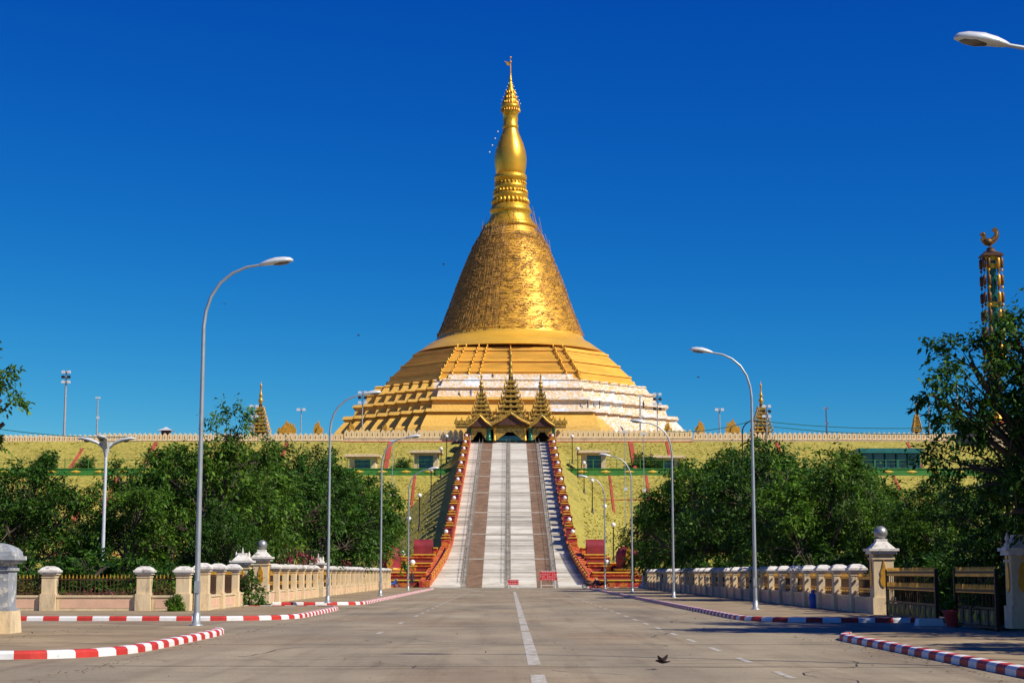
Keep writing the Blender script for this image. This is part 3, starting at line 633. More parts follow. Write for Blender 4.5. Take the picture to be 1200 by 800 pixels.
# three-headed lamp in the garden
r=thing('garden_lamp',((120-597)/2018*79,79,.15),'white lamp post with three petal heads behind the barred fence','lamp post')
b=MB(); b.tube([(0,0,0),(0,0,3.5),(0,0,7.0)],[.10,.08,.07],12); b.lathe([(.07,0),(.12,.2),(.22,.55),(.30,.7)],(0,0,6.75),14); b.build('pole',M['lampshell'],r)
for k,a in enumerate((R(180),R(0),R(-90))):
    b=MB(); ca,sa=math.cos(a),math.sin(a); rings=[]
    for t,w,z,hh in ((.08,.10,7.15,.10),(.4,.14,7.42,.08),(.75,.22,7.55,.09),(1.1,.20,7.62,.08),(1.35,.04,7.62,.02)):
        rings.append([(ca*t-sa*w*math.cos(2*PI*j/12),sa*t+ca*w*math.cos(2*PI*j/12),z+hh*math.sin(2*PI*j/12)) for j in range(12)])
    b.loft(rings,0,True); hd=b.build('lamp_head',M['lampshell'],r)
    g=MB(); g.ball((ca*.9,sa*.9,7.50),.15,10,0,.4); g.build('lens',M['lampglass'],hd)
# ================================================================ embankment and platform
D0,D1,Z1=188.0,308.0,zat(517.5,308)
SL=Z1/(D1-D0)
def zst(d): return max(0,(d-D0)*SL)
def hw(d): return 6.95+(1.75*((214-d)/26)**1.7 if d<214 else 0)
zw=Z1
LZ=17.75; lf,lb=283.0,292.0
b=MB()
X=[-260,-180,-140]+list(range(-120,121,8))+[124,128]
prof=[(252,-.5),(254,.6),(262,5.3),(270,10.0),(278,14.7),(lf,LZ),(lb,LZ+.1),(297,LZ+2.4),(302,LZ+4.8),(307,zw-.02)]
vs=[(x,d+random.uniform(-.1,.1)*(0<i<9),z) for x in X for i,(d,z) in enumerate(prof)]; k=len(prof)
b.add(vs,[(i*k+j,(i+1)*k+j,(i+1)*k+j+1,i*k+j+1) for i in range(len(X)-1) for j in range(k-1)],0,False)
tag(b.build('embankment',M['lawn']),kind='structure')
b=MB()   # right end of the embankment turns away from the road
vs=[]; 
for (d,z) in prof: vs+= [(128,d,z),(128+(zw-z)*1.6,d+60,z)]
b.add(vs,[(2*i,2*i+1,2*i+3,2*i+2) for i in range(len(prof)-1)]); tag(b.build('embankment',M['lawn']),kind='structure')
b=MB(); b.add([(-260,307,zw),(150,307,zw),(150,560,zw),(-260,560,zw)],[(0,1,2,3)]); tag(b.build('platform',M['paving']),kind='structure')
b=MB()   # berm carrying the stairs
ds=[188,196,205,215,230,245,260,275,290,300,307]
for sg in (-1,1):
    vs=[]
    for d in ds:
        h=zst(d)-.35; w0=hw(d)+1.5
        vs+=[(sg*w0,d,h),(sg*(w0+.9+max(h,0)*.55),d,h*.55),(sg*(w0+1.8+max(h,0)*1.25),d,-.2)]
    fs=[(3*i+j,3*i+j+1,3*i+j+4,3*i+j+3) for i in range(len(ds)-1) for j in range(2)]
    b.add(vs,[f if sg<0 else f[::-1] for f in fs])
tag(b.build('stair_berm',M['lawn']),kind='structure')
# red ribs running up the slope
def rib(x,w,d0,d1,zo=.22):
    r_=[]
    for d in (d0,d1):
        i=[q for q in range(k-1) if prof[q][0]<=d<=prof[q+1][0]][0]; (da,za),(db,zb)=prof[i],prof[i+1]; r_.append(za+(zb-za)*(d-da)/(db-da))
    b=MB(); 
    rings=[[(x-w/2,d,z-.4),(x+w/2,d,z-.4),(x+w/2,d,z+zo),(x-w/2,d,z+zo)] for d,z in zip((d0,d1),r_)]
    b.loft(rings); return b
for i,(x,w,d0,d1) in enumerate([(-21.4,1.1,292.4,306.6),(21.8,1.1,292.4,306.6),(28.3,.7,297,306.6),(-63.5,1.0,297,306.6),(-58,.7,292.4,300),(-76,.7,292.4,304),(71.5,.6,292.4,306.6),(-94,.7,292.4,306),(-40,.7,296,306.6),(48,.7,296,306.6),
   (-15.6,.55,266,282.6),(16.6,.5,266,282.6),(22.6,.6,272,282.6),(15.0,.5,254,263),(-64.5,.8,270,282.6),(-68.5,1.0,258,272),(-77,.6,272,282.6),(63.5,.6,270,282.6),(59.5,.6,258,274),(-30,.6,262,282.6),(40,.6,262,282.6),(66,.5,255,268),(-44,.6,256,282),(9.9,.01,254,255)][:-1]):
    tag(rib(x,w*.72,d0,d1,.10).build('drain_rib',M['redstone']),'red concrete drain rib on the lawn slope','drain rib','red drain ribs running up the lawn slope')
b=MB()
def zslope(d):
    for (da,za),(db,zb) in zip(prof,prof[1:]):
        if da<=d<=db: return za+(zb-za)*(d-da)/(db-da)
for d,x0,x1 in ((268.5,-120,-22),(268.5,20,125),(260.5,-120,-24),(260.5,22,125),(275.5,-110,-12),(275.5,11,125)):
    z=zslope(d); b.box(((x0+x1)/2,d,z+.02),(x1-x0,.35,.14))
tag(b.build('slope_edging',M['redstone']),kind='structure')
# rough grass tufts all over the slope
def zslope_(d): return float(np.interp(d,[q[0] for q in prof],[q[1] for q in prof]))
rg=np.random.default_rng(41); n=26000
x=rg.uniform(-118,124,n); d=rg.uniform(253.5,306.5,n); d=np.where((d>283)&(d<292),d-12,d); z=np.interp(d,[q[0] for q in prof],[q[1] for q in prof])
clus=np.sin(x*.9+3*np.sin(d*.5))*np.cos(d*1.3+x*.2)+rg.normal(0,.5,n); ok=(clus>0)&(abs(x)>9+.6*np.maximum(0,zw*(d-D0)/(D1-D0)-z)); x,d,z=x[ok],d[ok],z[ok]; n=len(x)
bx=[];
for _ in range(9000):
    dd_=rg.uniform(196,300); a_=rg.uniform(.1,1); h_=zst(dd_)-.35; w0_=hw(dd_)+1.5; k1=.9+h_*.55; k2=1.8+h_*1.25; u=a_*k2; z_=h_-(h_*.45)*u/k1 if u<k1 else h_*.55*(1-(u-k1)/(k2-k1))
    if math.sin(u*2.1+dd_)+rg.normal(0,.6)>0 and (dd_<254 or z_>zslope_(dd_)): bx.append(((1 if rg.random()<.5 else -1)*(w0_+u),dd_,z_))
bx=np.array(bx); x=np.concatenate([x,bx[:,0]]); d=np.concatenate([d,bx[:,1]]); z=np.concatenate([z,bx[:,2]]); n=len(x)
P=np.repeat(np.stack([x,d,z-.05],1),3,0)+rg.normal(0,.4,(n*3,3))*np.array([1,.3,.1]); D=unit(rg.normal(0,.8,(n*3,3))+np.array([0,-.5,1.1])); Nn=unit(np.cross(D,rg.normal(0,1,(n*3,3)))); ln=rg.uniform(.16,.42,n*3)
tag(leaves_obj('slope_grass',P,D,Nn,ln,ln*.6,M['tuft'],None),kind='stuff')
# planter band and railing on the ledge
for x0,x1,lab in ((-125,-9.4,'long green planter wall with yellow lozenges left of the stairs'),(9.4,127,'long green planter wall with yellow lozenges right of the stairs')):
    r=thing('planter_wall',((x0+x1)/2,lf,LZ),lab,'planter wall','green planter walls on the slope ledge')
    b=MB(); b.boxz(x0,x1,lf-.35,lf,LZ-.9,LZ+.85); b.boxz(x0,x1,lf-.45,lf+.1,LZ+.853,LZ+1.0); b.build('wall',M['greenpaint'],r,True)
    b=MB(); x=x0+2.6
    while x<x1: b.add([(x-.95,lf-.40,LZ+.42),(x,lf-.40,LZ+.70),(x+.95,lf-.40,LZ+.42),(x,lf-.40,LZ+.14),(x,lf-.5,LZ+.42)],[(0,4,1),(1,4,2),(2,4,3),(3,4,0),(0,1,2,3)]); x+=3.9
    b.build('lozenges',M['yellow'],r,True)
    b=MB(); x=x0+.6
    while x<x1: b.boxz(x-.06,x+.06,lf+.2,lf+.32,LZ,LZ+2.5); x+=3.9
    b.boxz(x0,x1,lf+.23,lf+.29,LZ+2.4,LZ+2.46); b.boxz(x0,x1,lf+.23,lf+.29,LZ+1.8,LZ+1.84); b.build('railing',M['greenpaint'],r,True)
# porticos on the ledge
def portico(cx,w,label,h=4.15,d=288):
    r=thing('slope_portico',(cx,d,LZ),label,'portico','cream porticos on the slope ledge')
    b=MB(); b.boxz(cx-w*.36,cx-w*.22,d-1.2,d+4,LZ,LZ+h-.4); b.boxz(cx+w*.22,cx+w*.36,d-1.2,d+4,LZ,LZ+h-.4); b.boxz(cx-w*.22,cx+w*.22,d-1.1,d+4,LZ+h-.7,LZ+h-.4); b.boxz(cx-w*.22,cx+w*.22,d-.6,d+4,LZ,LZ+1.2); b.build('walls',M['cream'],r,True)
    b=MB(); b.box((cx,d+.8,LZ+h-.22),(w,6,.28)); b.box((cx,d+.8,LZ+h+.0),(w*.92,5.5,.16)); b.build('roof_slab',M['cream'],r,True)
    b=MB(); b.boxz(cx-w*.218,cx+w*.218,d-.3,d-.2,LZ+1.2,LZ+h-.72); b.build('glazing',M['tealglass'],r,True)
    b=MB()
    for t in (-.1,.1): b.boxz(cx+w*t-.05,cx+w*t+.05,d-.38,d-.32,LZ+.25,LZ+h-.72)
    b.build('mullions',M['teal'],r,True)
portico((498.5-597)/2018*287,5.5,'cream portico with teal glazing just left of the stairs')
portico((697-597)/2018*287,5.5,'cream portico with teal glazing just right of the stairs')
portico((425-597)/2018*290,6,'cream portico partly behind the left trees',3.5)
portico((780-597)/2018*290,6.5,'cream portico partly behind the right trees',3.3)
r=thing('teal_building',((1044-597)/2018*288,288,LZ),'long teal flat-roofed building on the slope ledge at right','building')
cx=r.location.x
b=MB(); b.boxz(cx-4.9,cx+4.9,286.2,291,LZ,LZ+3.7); b.build('walls',M['tealglass'],r,True)
b=MB(); b.boxz(cx-5.5,cx+5.3,285,291.5,LZ+3.7,LZ+4.5); b.boxz(cx-5.7,cx-5.2,285,291,LZ,LZ+4.4); b.build('roof',M['teal'],r,True)
for i in range(6): b=MB(); b.boxz(cx-4.7+i*1.9,cx-4.5+i*1.9,285.6,285.85,LZ,LZ+3.69); b.build('column',M['teal'],r,True)
# ledge bushes
for px,s,lab in ((52,1.5,'dark round bush on the slope ledge at far left'),(98,1.2,'green bush on the ledge behind the three-headed lamp'),(472,1.1,'dark bush on the ledge left of the near portico'),(754,1.4,'round dark bush on the ledge beside the broad red rib'),(770,1.1,'low bush on the ledge under the right portico roof')):
    o=dup(S0); s*=1.6; o.location=((px-597)/2018*286,286,LZ); o.scale=(s,s,s); o['label']=lab; o['group']='bushes on the slope ledge'
# ================================================================ parapet with merlons
mer=[(-.42,0),(.42,0),(.42,.75),(.36,1.0),(.2,1.22),(0,1.4),(-.2,1.22),(-.36,1.0),(-.42,.75)]
mm=MB(); mm.xz(mer,-.18,.18,0); mm.xz([(x*.16,z*.42+.3) for x,z in mer],-.23,-.182,1); MER=mm
mo=MER.build('merlon',[M['merlon'],M['goldtrim']]); me_=mo.data; bpy.data.objects.remove(mo)
GP='merlon parapet walls round the platform'
def parapet(x0,x1,d,z,label,s=1.0,step=.95):
    r=thing('parapet_wall',((x0+x1)/2,d,z),label,'parapet wall',GP)
    b=MB(); b.boxz(x0,x1,d-.25,d+.25,z,z+.55); b.boxz(x0,x1,d-.32,d+.3,z+.553,z+.68); b.build('wall',M['cream'],r,True)
    b=MB(); b.boxz(x0,x1,d-.5,d+.2,z-.35,z-.003); b.boxz(x0,x1,d-.38,d+.2,z-.75,z-.353); b.build('cornice',M['redstone'],r,True)
    n=int((x1-x0)/(step*s))
    for i in range(n):
        o=bpy.data.objects.new('merlon',me_); COL.objects.link(o); o.parent=r; o.location=(x0+(i+.5)*(x1-x0)/n-r.location.x,0,.685); o.scale=(s,1,s)
parapet(-29.8,-8.3,307.2,zw,'raised merlon wall section directly left of the stair head',1.05,.86)
parapet(8.3,33,307.2,zw,'raised merlon wall section directly right of the stair head',1.05,.86)
parapet(-75,-30.2,310,zw-.25,'merlon wall section above the left trees, right of the flood-light mast',.95)
parapet(-125,-75.2,311,zw-.45,'merlon wall section at the far left above the slope',.95)
parapet(33.4,84,310,zw-.1,'merlon wall section right of the pagoda up to the far corner',.95)
# corner block at the right end
r=thing('corner_bastion',(88,306,zw-2),'cream corner block under the green pillar at right','bastion')
b=MB(); b.boxz(84.5,96,304,313,zw-2,zw+2.5); b.boxz(84,96.5,303.5,313.5,zw+2.503,zw+3.0); b.build('wall',M['cream'],r,True)
b=MB(); b.boxz(83.8,96.7,303.3,313.7,zw+3.003,zw+3.35); b.build('cornice',M['redstone'],r,True)
# ================================================================ grand stairs
N=int((D1-D0)/.75); dd=(D1-D0)/N
root=thing('grand_stairs',(0,D0,0),'wide pale stone stairway with two brown lanes climbing to the pagoda platform','stairs')
def lane(name,fx0,fx1,m,lift=0):
    b=MB(); rr_=random.Random(3); pale=m is M['stone']
    for i in range(N):
        d=D0+i*dd; z=(i+1)*SL*dd+lift; z0=z-SL*dd
        a,c=fx0(d),fx1(d); a2,c2=fx0(d+dd),fx1(d+dd)
        b.add([(a,d,z0),(c,d,z0),(c,d,z),(a,d,z),(a2,d+dd,z),(c2,d+dd,z)],[(0,1,2,3),(3,2,5,4)],(lambda q: 0 if q<.66 else (1 if q<.90 else 2))(rr_.random()) if pale else 0)
    return b.build(name,[m,M['stonedull'],M['stonedark']] if pale else m,root,True)
A=lambda v:(lambda d:v)
lane('stone_lane',lambda d:-hw(d),A(-5.35),M['stone']); lane('lattice_lane',A(-5.35),A(-4.75),M['latticestone'],.008); lane('brown_lane',A(-4.75),A(-3.0),M['brownstone'],.01)
lane('stone_lane',A(-3.0),A(-.55),M['stone']); lane('lattice_lane',A(-.55),A(.15),M['latticestone'],.008); lane('stone_lane',A(.15),A(3.0),M['stone']); lane('brown_lane',A(3.0),A(4.75),M['brownstone'],.01); lane('lattice_lane',A(4.75),A(5.35),M['latticestone'],.008); lane('stone_lane',A(5.35),lambda d:hw(d),M['stone'])
for x in (-5.35,-4.75,-.5,.1,4.75-.1,5.3-.6+.55):
    b=MB(); b.tube([(x,D0+1.5,.9),(x,D1-.5,Z1+.9)],.025,6,cap=False)
    b.tube([(x,D0+1.5,.5),(x,D1-.5,Z1+.5)],.018,6,cap=False)
    d=D0+1.5
    while d<D1: b.tube([(x,d,zst(d)),(x,d,zst(d)+.9)],.022,5,cap=False); b.tube([(x,d,zst(d)+.1),(x,d+2.4,zst(d+2.4)+.85)],.014,4,cap=False); d+=2.4
    b.build('handrail',M['railgrey'],root,True)
for d in (203,219,235,251,267,283,297):
    b=MB(); h_=hw(d); i=int((d-D0)/dd); d=D0+i*dd; z=(i+1)*SL*dd; b.boxz(-h_+.02,h_-.02,d-.012,d+.5,z-.12,z+.02); b.build('landing_edge',M['landing'],root,True)
# balustrades
def balustrade(sg,label):
    r=thing('stair_balustrade',(sg*8,D0,0),label,'balustrade','red balustrades flanking the grand stairs')
    ds=[188.0+1.5*i for i in range(int((D1-188)/1.5)+1)]
    b=MB(); R_=[]
    for d in ds:
        x0,x1=hw(d),hw(d)+1.15; z=zst(d)
        R_.append([(sg*x0,d,z-1.2),(sg*x1,d,z-1.2),(sg*x1,d,z+.55),(sg*x0,d,z+.55)])
    b.loft(R_); b.build('stringer',M['orange'],r,True)
    b=MB(); 
    b.loft([[(sg*(hw(d)-.06),d,zst(d)+.553),(sg*(hw(d)+1.2),d,zst(d)+.553),(sg*(hw(d)+1.2),d,zst(d)+.72),(sg*(hw(d)-.06),d,zst(d)+.72)] for d in ds]); b.build('coping',M['orange'],r,True)
    n=13
    for i in range(n):
        d=208+i*(D1-1.5-208)/(n-1); x=sg*(hw(d)+.58); z=zst(d)+.72
        b=MB(); b.box((x,d,z+.35),(1.05,1.5,.95)); b.box((x,d,z+.90),(1.2,1.7,.09),0,1); b.box((x,d,z+1.08),(.8,1.0,.26)); b.box((x,d,z+1.26),(.92,1.2,.08),0,1); b.box((x,d,z+1.38),(.35,.35,.16))
        p=b.build('lamp_plinth',[M['orange'],M['yellow']],r,True)
        g=MB(); g.ball((x,d,z+1.68),.26,14); g.build('globe',M['globe'],p,True)
        if i<n-1:
            dm=d+4.1; zm=zst(dm)+.5; xm=sg*(hw(dm)+.58)
            b=MB(); b.box((xm,dm,zm+.7),(1.0,2.6,1.5)); b.box((xm,dm,zm+1.5),(1.12,2.8,.12)); b.build('block',M['maroon'],r,True)
    # open rail sweeping out at the foot
    b=MB(); path=[]; d=206.0
    pts=[(hw(206),206)]+[(hw(d)-.02,d) for d in (203,200,197,194,191,188.5)]
    for off in (.95,1.35):
        b.tube([(sg*x,d,zst(d)+off) for x,d in pts],.09,6)
    for (xa,da),(xb,db) in zip(pts,pts[1:]):
        for t in (0,.5):
            x,d=xa+(xb-xa)*t,da+(db-da)*t; b.box((sg*x,d,zst(d)+.95),(.16,.16,.9),0,1)
            b.tube([(sg*x,d,zst(d)+.72),(sg*(x+(xb-xa)*.5),d+(db-da)*.5,zst(d+(db-da)*.5)+1.3)],.05,5)
    b.build('open_rail',[M['orange'],M['yellow']],r,True)
    # stepped plinths at the foot
    for i,(x0,x1,d0,d1,h,m1) in enumerate([(8.8,15.2,189,206,.75,'orange'),(9.0,14.6,190,206,1.25,'maroon'),(9.2,14.2,191,206,1.6,'orange'),(8.9,12.6,195,207,2.3,'maroon'),(8.9,12.4,196,208,2.65,'orange'),(8.9,11.6,199,210,3.3,'maroon'),(8.7,11.3,200,212,3.65,'orange'),(8.6,10.3,205,216,4.5,'orange')]):
        b=MB(); z0=.02+i*.003; b.boxz(sg*x0,sg*x1,d0,d1,z0,h); b.boxz(sg*x0,sg*(x1+.12),d0-.12,d1,h+.003,h+.13,1); b.build('plinth_tier',[M[m1],M['orange' if m1=='maroon' else 'yellow']],r,True)
    for (x,d,z) in ((10.9,193.5,1.73),(12.2,197,2.78)) if sg<0 else ((11.0,193.5,1.73),):
        b=MB(); b.box((sg*x,d,z+.3),(.8,.8,.6)); b.box((sg*x,d,z+.66),(1.0,1.0,.12),0,1); p=b.build('lamp_plinth',[M['orange'],M['yellow']],r,True)
        g=MB(); g.ball((sg*x,d,z+1.04),.32,14); g.build('globe',M['globe'],p,True)
    # maroon scroll drum
    b=MB(); b.tube([(sg*9.0,202,4.55),(sg*11.2,202,4.55)],.95,20); b.boxz(sg*9.0,sg*11.2,200.9,203.1,3.7,4.6); b.build('scroll',M['maroon'],r,True)
    return r
balustrade(-1,'red and orange balustrade with white globes on the left of the stairs')
balustrade(1,'red and orange balustrade with white globes on the right of the stairs')
# big maroon drums with gilt flame at the outer ends
for sg,x,lab in ((-1,-13.4,'maroon drum with a gilt flame at the left foot of the stairs'),(1,13.2,'maroon drum with gilt trim at the right foot of the stairs')):
    r=thing('foot_drum',(x,193,1.9),lab,'guardian pedestal','maroon drums at the stair foot')
    b=MB(); b.lathe([(1.5,-.3),(1.5,0),(1.25,.1),(1.15,.5),(1.3,1.1),(1.25,1.9),(.95,2.5),(.3,2.75)],(x,193,1.85),18); b.build('body',M['maroon'],r,True)
    b=MB(); b.lathe([(1.56,0),(1.6,.12),(1.56,.2)],(x,193,1.9),18); b.xz([(-.25,0),(.15,.1),(.4,.7),(.15,1.0),(.45,1.6),(.2,2.1),(.1,2.9),(-.2,2.2),(-.35,1.4),(-.1,1.0),(-.4,.5)],191.55,191.72,0,x+.1,2.1); b.build('gilt_trim',M['goldtrim'],r,True)
b=MB(); b.boxz(-14.9,-12.9,188.9,191.8,-.01,.4)
# post lamps with white globes beside the stairs
def post_lamp(x,d,z,label,h=4.6):
    r=thing('globe_lamp',(x,d,z),label,'lamp post','black post lamps with white globes on the lawn by the stairs')
    b=MB(); b.lathe([(.26,0),(.26,.12),(.16,.2),(.14,.7),(.08,.9),(.07,h-.2),(.14,h-.1),(.06,h)],(0,0,0),10); b.build('post',M['black'],r)
    b=MB(); b.ball((0,0,h+.28),.30,14); b.build('globe',M['globe'],r)
def bermz(x,d):
    h=zst(d)-.35; w0=hw(d)+1.5; a=abs(x)-w0
    z= h-(h*.45)*a/(.9+h*.55) if a<.9+h*.55 else h*.55*(1-(a-.9-h*.55)/(.9+h*.7))
    return max(z,zslope(d) if 252<=d<=307 else 0)-.1
for i,(px,yb) in enumerate([(522,572),(517,590),(515,612),(531,545),(516,628)]):
    pass
i=0
for sg,ls in ((-1,[(10.9,296),(11.3,282),(12.0,262),(12.6,240),(13.0,222)]),(1,[(10.9,296),(11.3,282),(11.7,268),(12.2,252),(12.9,232),(13.2,218)])):
    nm=['topmost','second from the top','third from the top','fourth from the top','fifth from the top','lowest']
    if sg<0: nm[4]='lowest'
    for j,(x,d) in enumerate(ls):
        post_lamp(sg*x,d,bermz(x,d),'%s black globe lamp on the lawn %s of the stairs'%(nm[j],'left' if sg<0 else 'right'))
# ================================================================ the pagoda
PD=410.0; PX=.25
pag=thing('pagoda',(PX,PD,zw),'giant golden bell-shaped pagoda with spire, partly scaffolded, its terraces half painted white','pagoda')
def cprof(pts,slim=False):       # (photo row, half width in photo pixels) -> radius, height above the platform
    out=[]
    for y,h in pts:
        if slim: h-=float(np.interp(y,[266,277,345,385,393,401,410,417],[0,3.6,3.4,1.8,2.4,5.2,4.6,2.6]))      # a cone seen from below shows a wider outline
        z=zat(y,PD); out.append((h/F*(PD*math.cos(TH)+(z-H)*math.sin(TH)),z-zw))
    return out[::-1]
def clathe(name,pts,m,n=96,parent=None):
    b=MB(); b.lathe(cprof(pts,name.startswith('bell')),(0,0,0),n); return b.build(name,m,parent or pag)
bell=clathe('bell',[(262,27),(266,28.5),(270,30),(273,32),(277,35.5),(281,39.5),(286,43),(290,45.5),(296,48),(302,50.5),(303,51.5),(306,51.5),(315,56),(327,61),(340,66),(352,69.5),(353,70.5),(356,70.5),(365,74),(378,78.5),(389,83),(392,84),(393,86.5),(394.5,87.4)],M['gold'])
clathe('bell_flare',[(393.5,86.2),(396,88),(400,92),(404,98),(404.5,99.5),(409,105.5),(415,112.5),(417,115)],M['goldflare'])
clathe('shoulder_band',[(262.5,28.6),(264,30.2),(266,30.4),(267.5,29.8)],M['goldshine'])
clathe('ring_mouldings',[(205,16.6),(206,18.6),(209,19.2),(212,18.6),(213,17.4),(217,17.2),(218,18.4),(221,19.0),(222.5,18.0),(227,18.2),(228,20.4),(231,20.6),(233,19.2),(240,20.0),(241.5,22.0),(244,22.4),(245,23.6),(248,24.4),(249.5,24.0),(251,22.6),(256,24.2),(262,27.2)],M['goldring'],72)
# lotus petals on the ring mouldings
def petals(y0,y1,hwp,n,m,out=1.0,name='lotus_petals'):
    (r0,z0),(r1,z1)=cprof([(y0,hwp),(y1,hwp)])[::1]; b=MB(); h=abs(z1-z0); zb=min(z0,z1)
    for i in range(n):
        a=2*PI*i/n; b.lathe([(.05,0),(h*.28,h*.18),(h*.34,h*.5),(h*.2,h*.8),(.03,h)],(r0*math.cos(a),r0*math.sin(a),zb),8)
    return b.build(name,m,pag)
petals(214,217,18,26,M['goldring']); petals(223,228,19,28,M['goldring']); petals(233,241,20,26,M['goldring'])
clathe('banana_bud',[(150,8.2),(153,9),(157,10.2),(162,12.3),(168,14.8),(175,17),(182,18.4),(188,18.9),(195,18.4),(201,17.4),(205,16.8),(206,16.2)],M['goldshine'],64)
clathe('neck',[(129,8.6),(134,9.2),(135,8.4),(140,8.8),(146,8.2),(147,9.2),(151,9.2),(152,8.4)],M['goldring'],40)
# the hti umbrella crown: stacked gilded tiers with hanging bells
hti=clathe('umbrella_crown',[(80,.5),(86,.9),(92,1.1),(93,1.9),(95,1.6),(99,2.0),(100,3.2),(102,2.8),(105,3.6),(106,5.0),(108,4.4),(111,5.2),(112,6.7),(114,6.0),(117,7.0),(118,8.7),(120,8.0),(123,9.2),(124,10.8),(126.5,11.2),(128,10.4),(130,8.6)],M['goldring'],32)
b=MB()
for y,h,n in ((129,10.6,22),(120,8.8,18),(114,6.9,14),(108,5.2,10)):
    (r_,z_),=cprof([(y,h)])
    for i in range(n):
        a=2*PI*i/n; b.lathe([(.22,-.45),(.2,0),(.05,.2)],(r_*math.cos(a),r_*math.sin(a),z_),6)
b.build('hanging_bells',M['goldtrim'],hti)
b=MB(); (r_,z0),(r2,z1)=cprof([(68,.3),(82,.3)])[::-1]
b.tube([(0,0,z1),(0,0,z0)],[.16,.05],8); b.ball((0,0,z0+.1),.28,8); b.ball((0,0,(z0+z1)/2+.5),.3,8); b.build('diamond_rod',M['goldtrim'],hti)
b=MB(); zz=zat(76,PD)-zw; b.xz([(0,-.3),(0,.5),(-1.6,.95),(-1.0,.35),(-.9,-.1)],-.06,.06,0,0,zz); b.build('wind_vane',M['goldtrim'],hti)
b=MB(); 
for sg in (-1,1):
    (ra,za),(rb,zb)=cprof([(122,11.5),(98,2.2)])
    for i in range(7):
        t=i/6; b.ball((sg*(ra+(rb-ra)*t),-.3,za+(zb-za)*t),.14,6,0)
for i in range(4): (ra,za),=cprof([(155+i*8,13+i*3.2)]); b.ball((-ra-.4,-.5,za),.2,6)
b.build('prayer_bells',M['globe'],hti)
# --- polygonal upper terraces
def plan(A_,w,Ns,z,notch=True):
    """square with stepped corners: front half-length w*A, Ns little steps across each corner"""
    W=A_*w; q=[]
    # corner from (W,-A) to (A,-W)
    for i in range(Ns):
        t0=i/Ns; t1=(i+1)/Ns; x0=W+(A_-W)*t0; y0=-A_+(A_-W)*t0; x1=W+(A_-W)*t1; y1=-A_+(A_-W)*t1
        q.append((x0,y0))
        if notch: q.append((x0+(x1-x0)*.08,y1-(y1-y0)*.12))
        if notch and i<Ns: pass
    q.append((A_,-W)); pts=[]
    for k in range(4):
        c,s=math.cos(k*PI/2),math.sin(k*PI/2); pts+=[(x*c-y*s,x*s+y*c,z) for x,y in q]
    return pts
def tier(name,pts,w,Ns,m,notch=True,mesh=None):
    rings=[]
    for y,h in pts[::-1]:
        A_=h*.2
        for _ in range(20):
            Y=PD-w*A_; z=zat(y,Y); A_=h/F*(Y*math.cos(TH)+(z-H)*math.sin(TH))
        rings.append(plan(A_,w,Ns,z-zw,notch))
    b=MB(); b.loft(rings,0,False); return b.build(name,m,pag),rings
def stepped(cps,n):
    """risers and narrow ledges between successive (row, half width) points"""
    out=[cps[0]]
    for (ya,ha),(yb,hb) in zip(cps,cps[1:]):
        for i in range(n):
            y1=ya+(yb-ya)*(i+1)/n; h0=out[-1][1]; h1=ha+(hb-ha)*(i+1)/n
            out.append((y1,h0+.15)); out.append((y1+.05,h1))
    return out
UPP=stepped([(413,110),(415,113.5)],2)+[(415.2,114.8),(417,115.3),(417.3,114)]+stepped([(417.5,114.5),(428,126.2)],7)+[(428.3,128.4),(430,129.2),(430.3,127.6)]+stepped([(430.5,128),(441,139.5)],7)+[(441.2,141.5),(442.8,142),(443,140.8)]+stepped([(443.2,141),(452,147)],5)
up,_=tier('octagonal_terrace',UPP,.56,1,M['goldpaint'],False)
UR=_
lo,LR=tier('stepped_terraces',[(447,145),(452,147),(452.5,158),(454,159.5),(454.4,158),(461,163),(461.4,169),(463.5,170.5),(464,167.5),(474,172),(474.5,184),(477.5,185.5),(478,180.5),(487.5,184),(488,195.5),(491.5,197.5),(492,192),(500,200),(508,207),(530,214),(548,216)],.48,7,M['terrace'],True)
# bead strings over the upper terraces
def bead(fx,ax,label=None):
    b=MB(); pts=[]
    for rg_ in UR:
        A_=rg_[0][1]*-1; W=A_*.55
        pts.append((W*fx,-A_-.22,rg_[0][2]+.1) if ax==0 else None)
    pts=pts[::2]; b.tube(pts,[.13+.07*(i%3==0) for i in range(len(pts))],7)
    for p in pts[::3]: b.lathe([(.06,-.4),(.2,-.2),(.24,.1),(.14,.35),(.03,.6)],(p[0],p[1]-.1,p[2]+.1),8)
    b.build('bead_string',M['goldtrim'],pag)
for fx in (-1,-.84,-.6,-.44,0,.8,.98): bead(fx,0)
# small windows at the base
for px in (528,673):
    b=MB(); x=(px-597)/2018*368; 
    b.boxz(x-1.4,x+1.4,365.2,367.6,zw+2.2,zw+5.4); b.build('service_hatch',M['tealglass'],pag,True)
# --- bamboo scaffolding around the bell
sca=thing('bamboo_scaffolding',(PX,PD,zw+40),'brown bamboo scaffolding lattice wrapped round the golden bell','scaffolding')
rg=np.random.default_rng(11)
bp=cprof([(270,31),(275,36),(281,41),(290,46.2),(302,51.2),(315,56.7),(327,61.6),(340,66.5),(352,70.2),(365,74.6),(377,78.8),(390,84.2),(393,86.5)],True)
rs=np.array([p[0] for p in bp]); zs=np.array([p[1] for p in bp])
def rad(z): return float(np.interp(z,zs,rs))
b=MB(); z=zs[0]+.3
while z<zs[-1]:
    r_=rad(z)+.15; n=90; pts=[(r_*math.cos(2*PI*i/n)*(1+rg.normal(0,.003)),r_*math.sin(2*PI*i/n)*(1+rg.normal(0,.003)),z+rg.normal(0,.12)) for i in range(n)]; pts.append(pts[0])
    b.tube(pts,.05,3,cap=False); z+=.62
b.build('hoops',M['bamboo'],sca,loc=(0,0,-40))
b=MB()
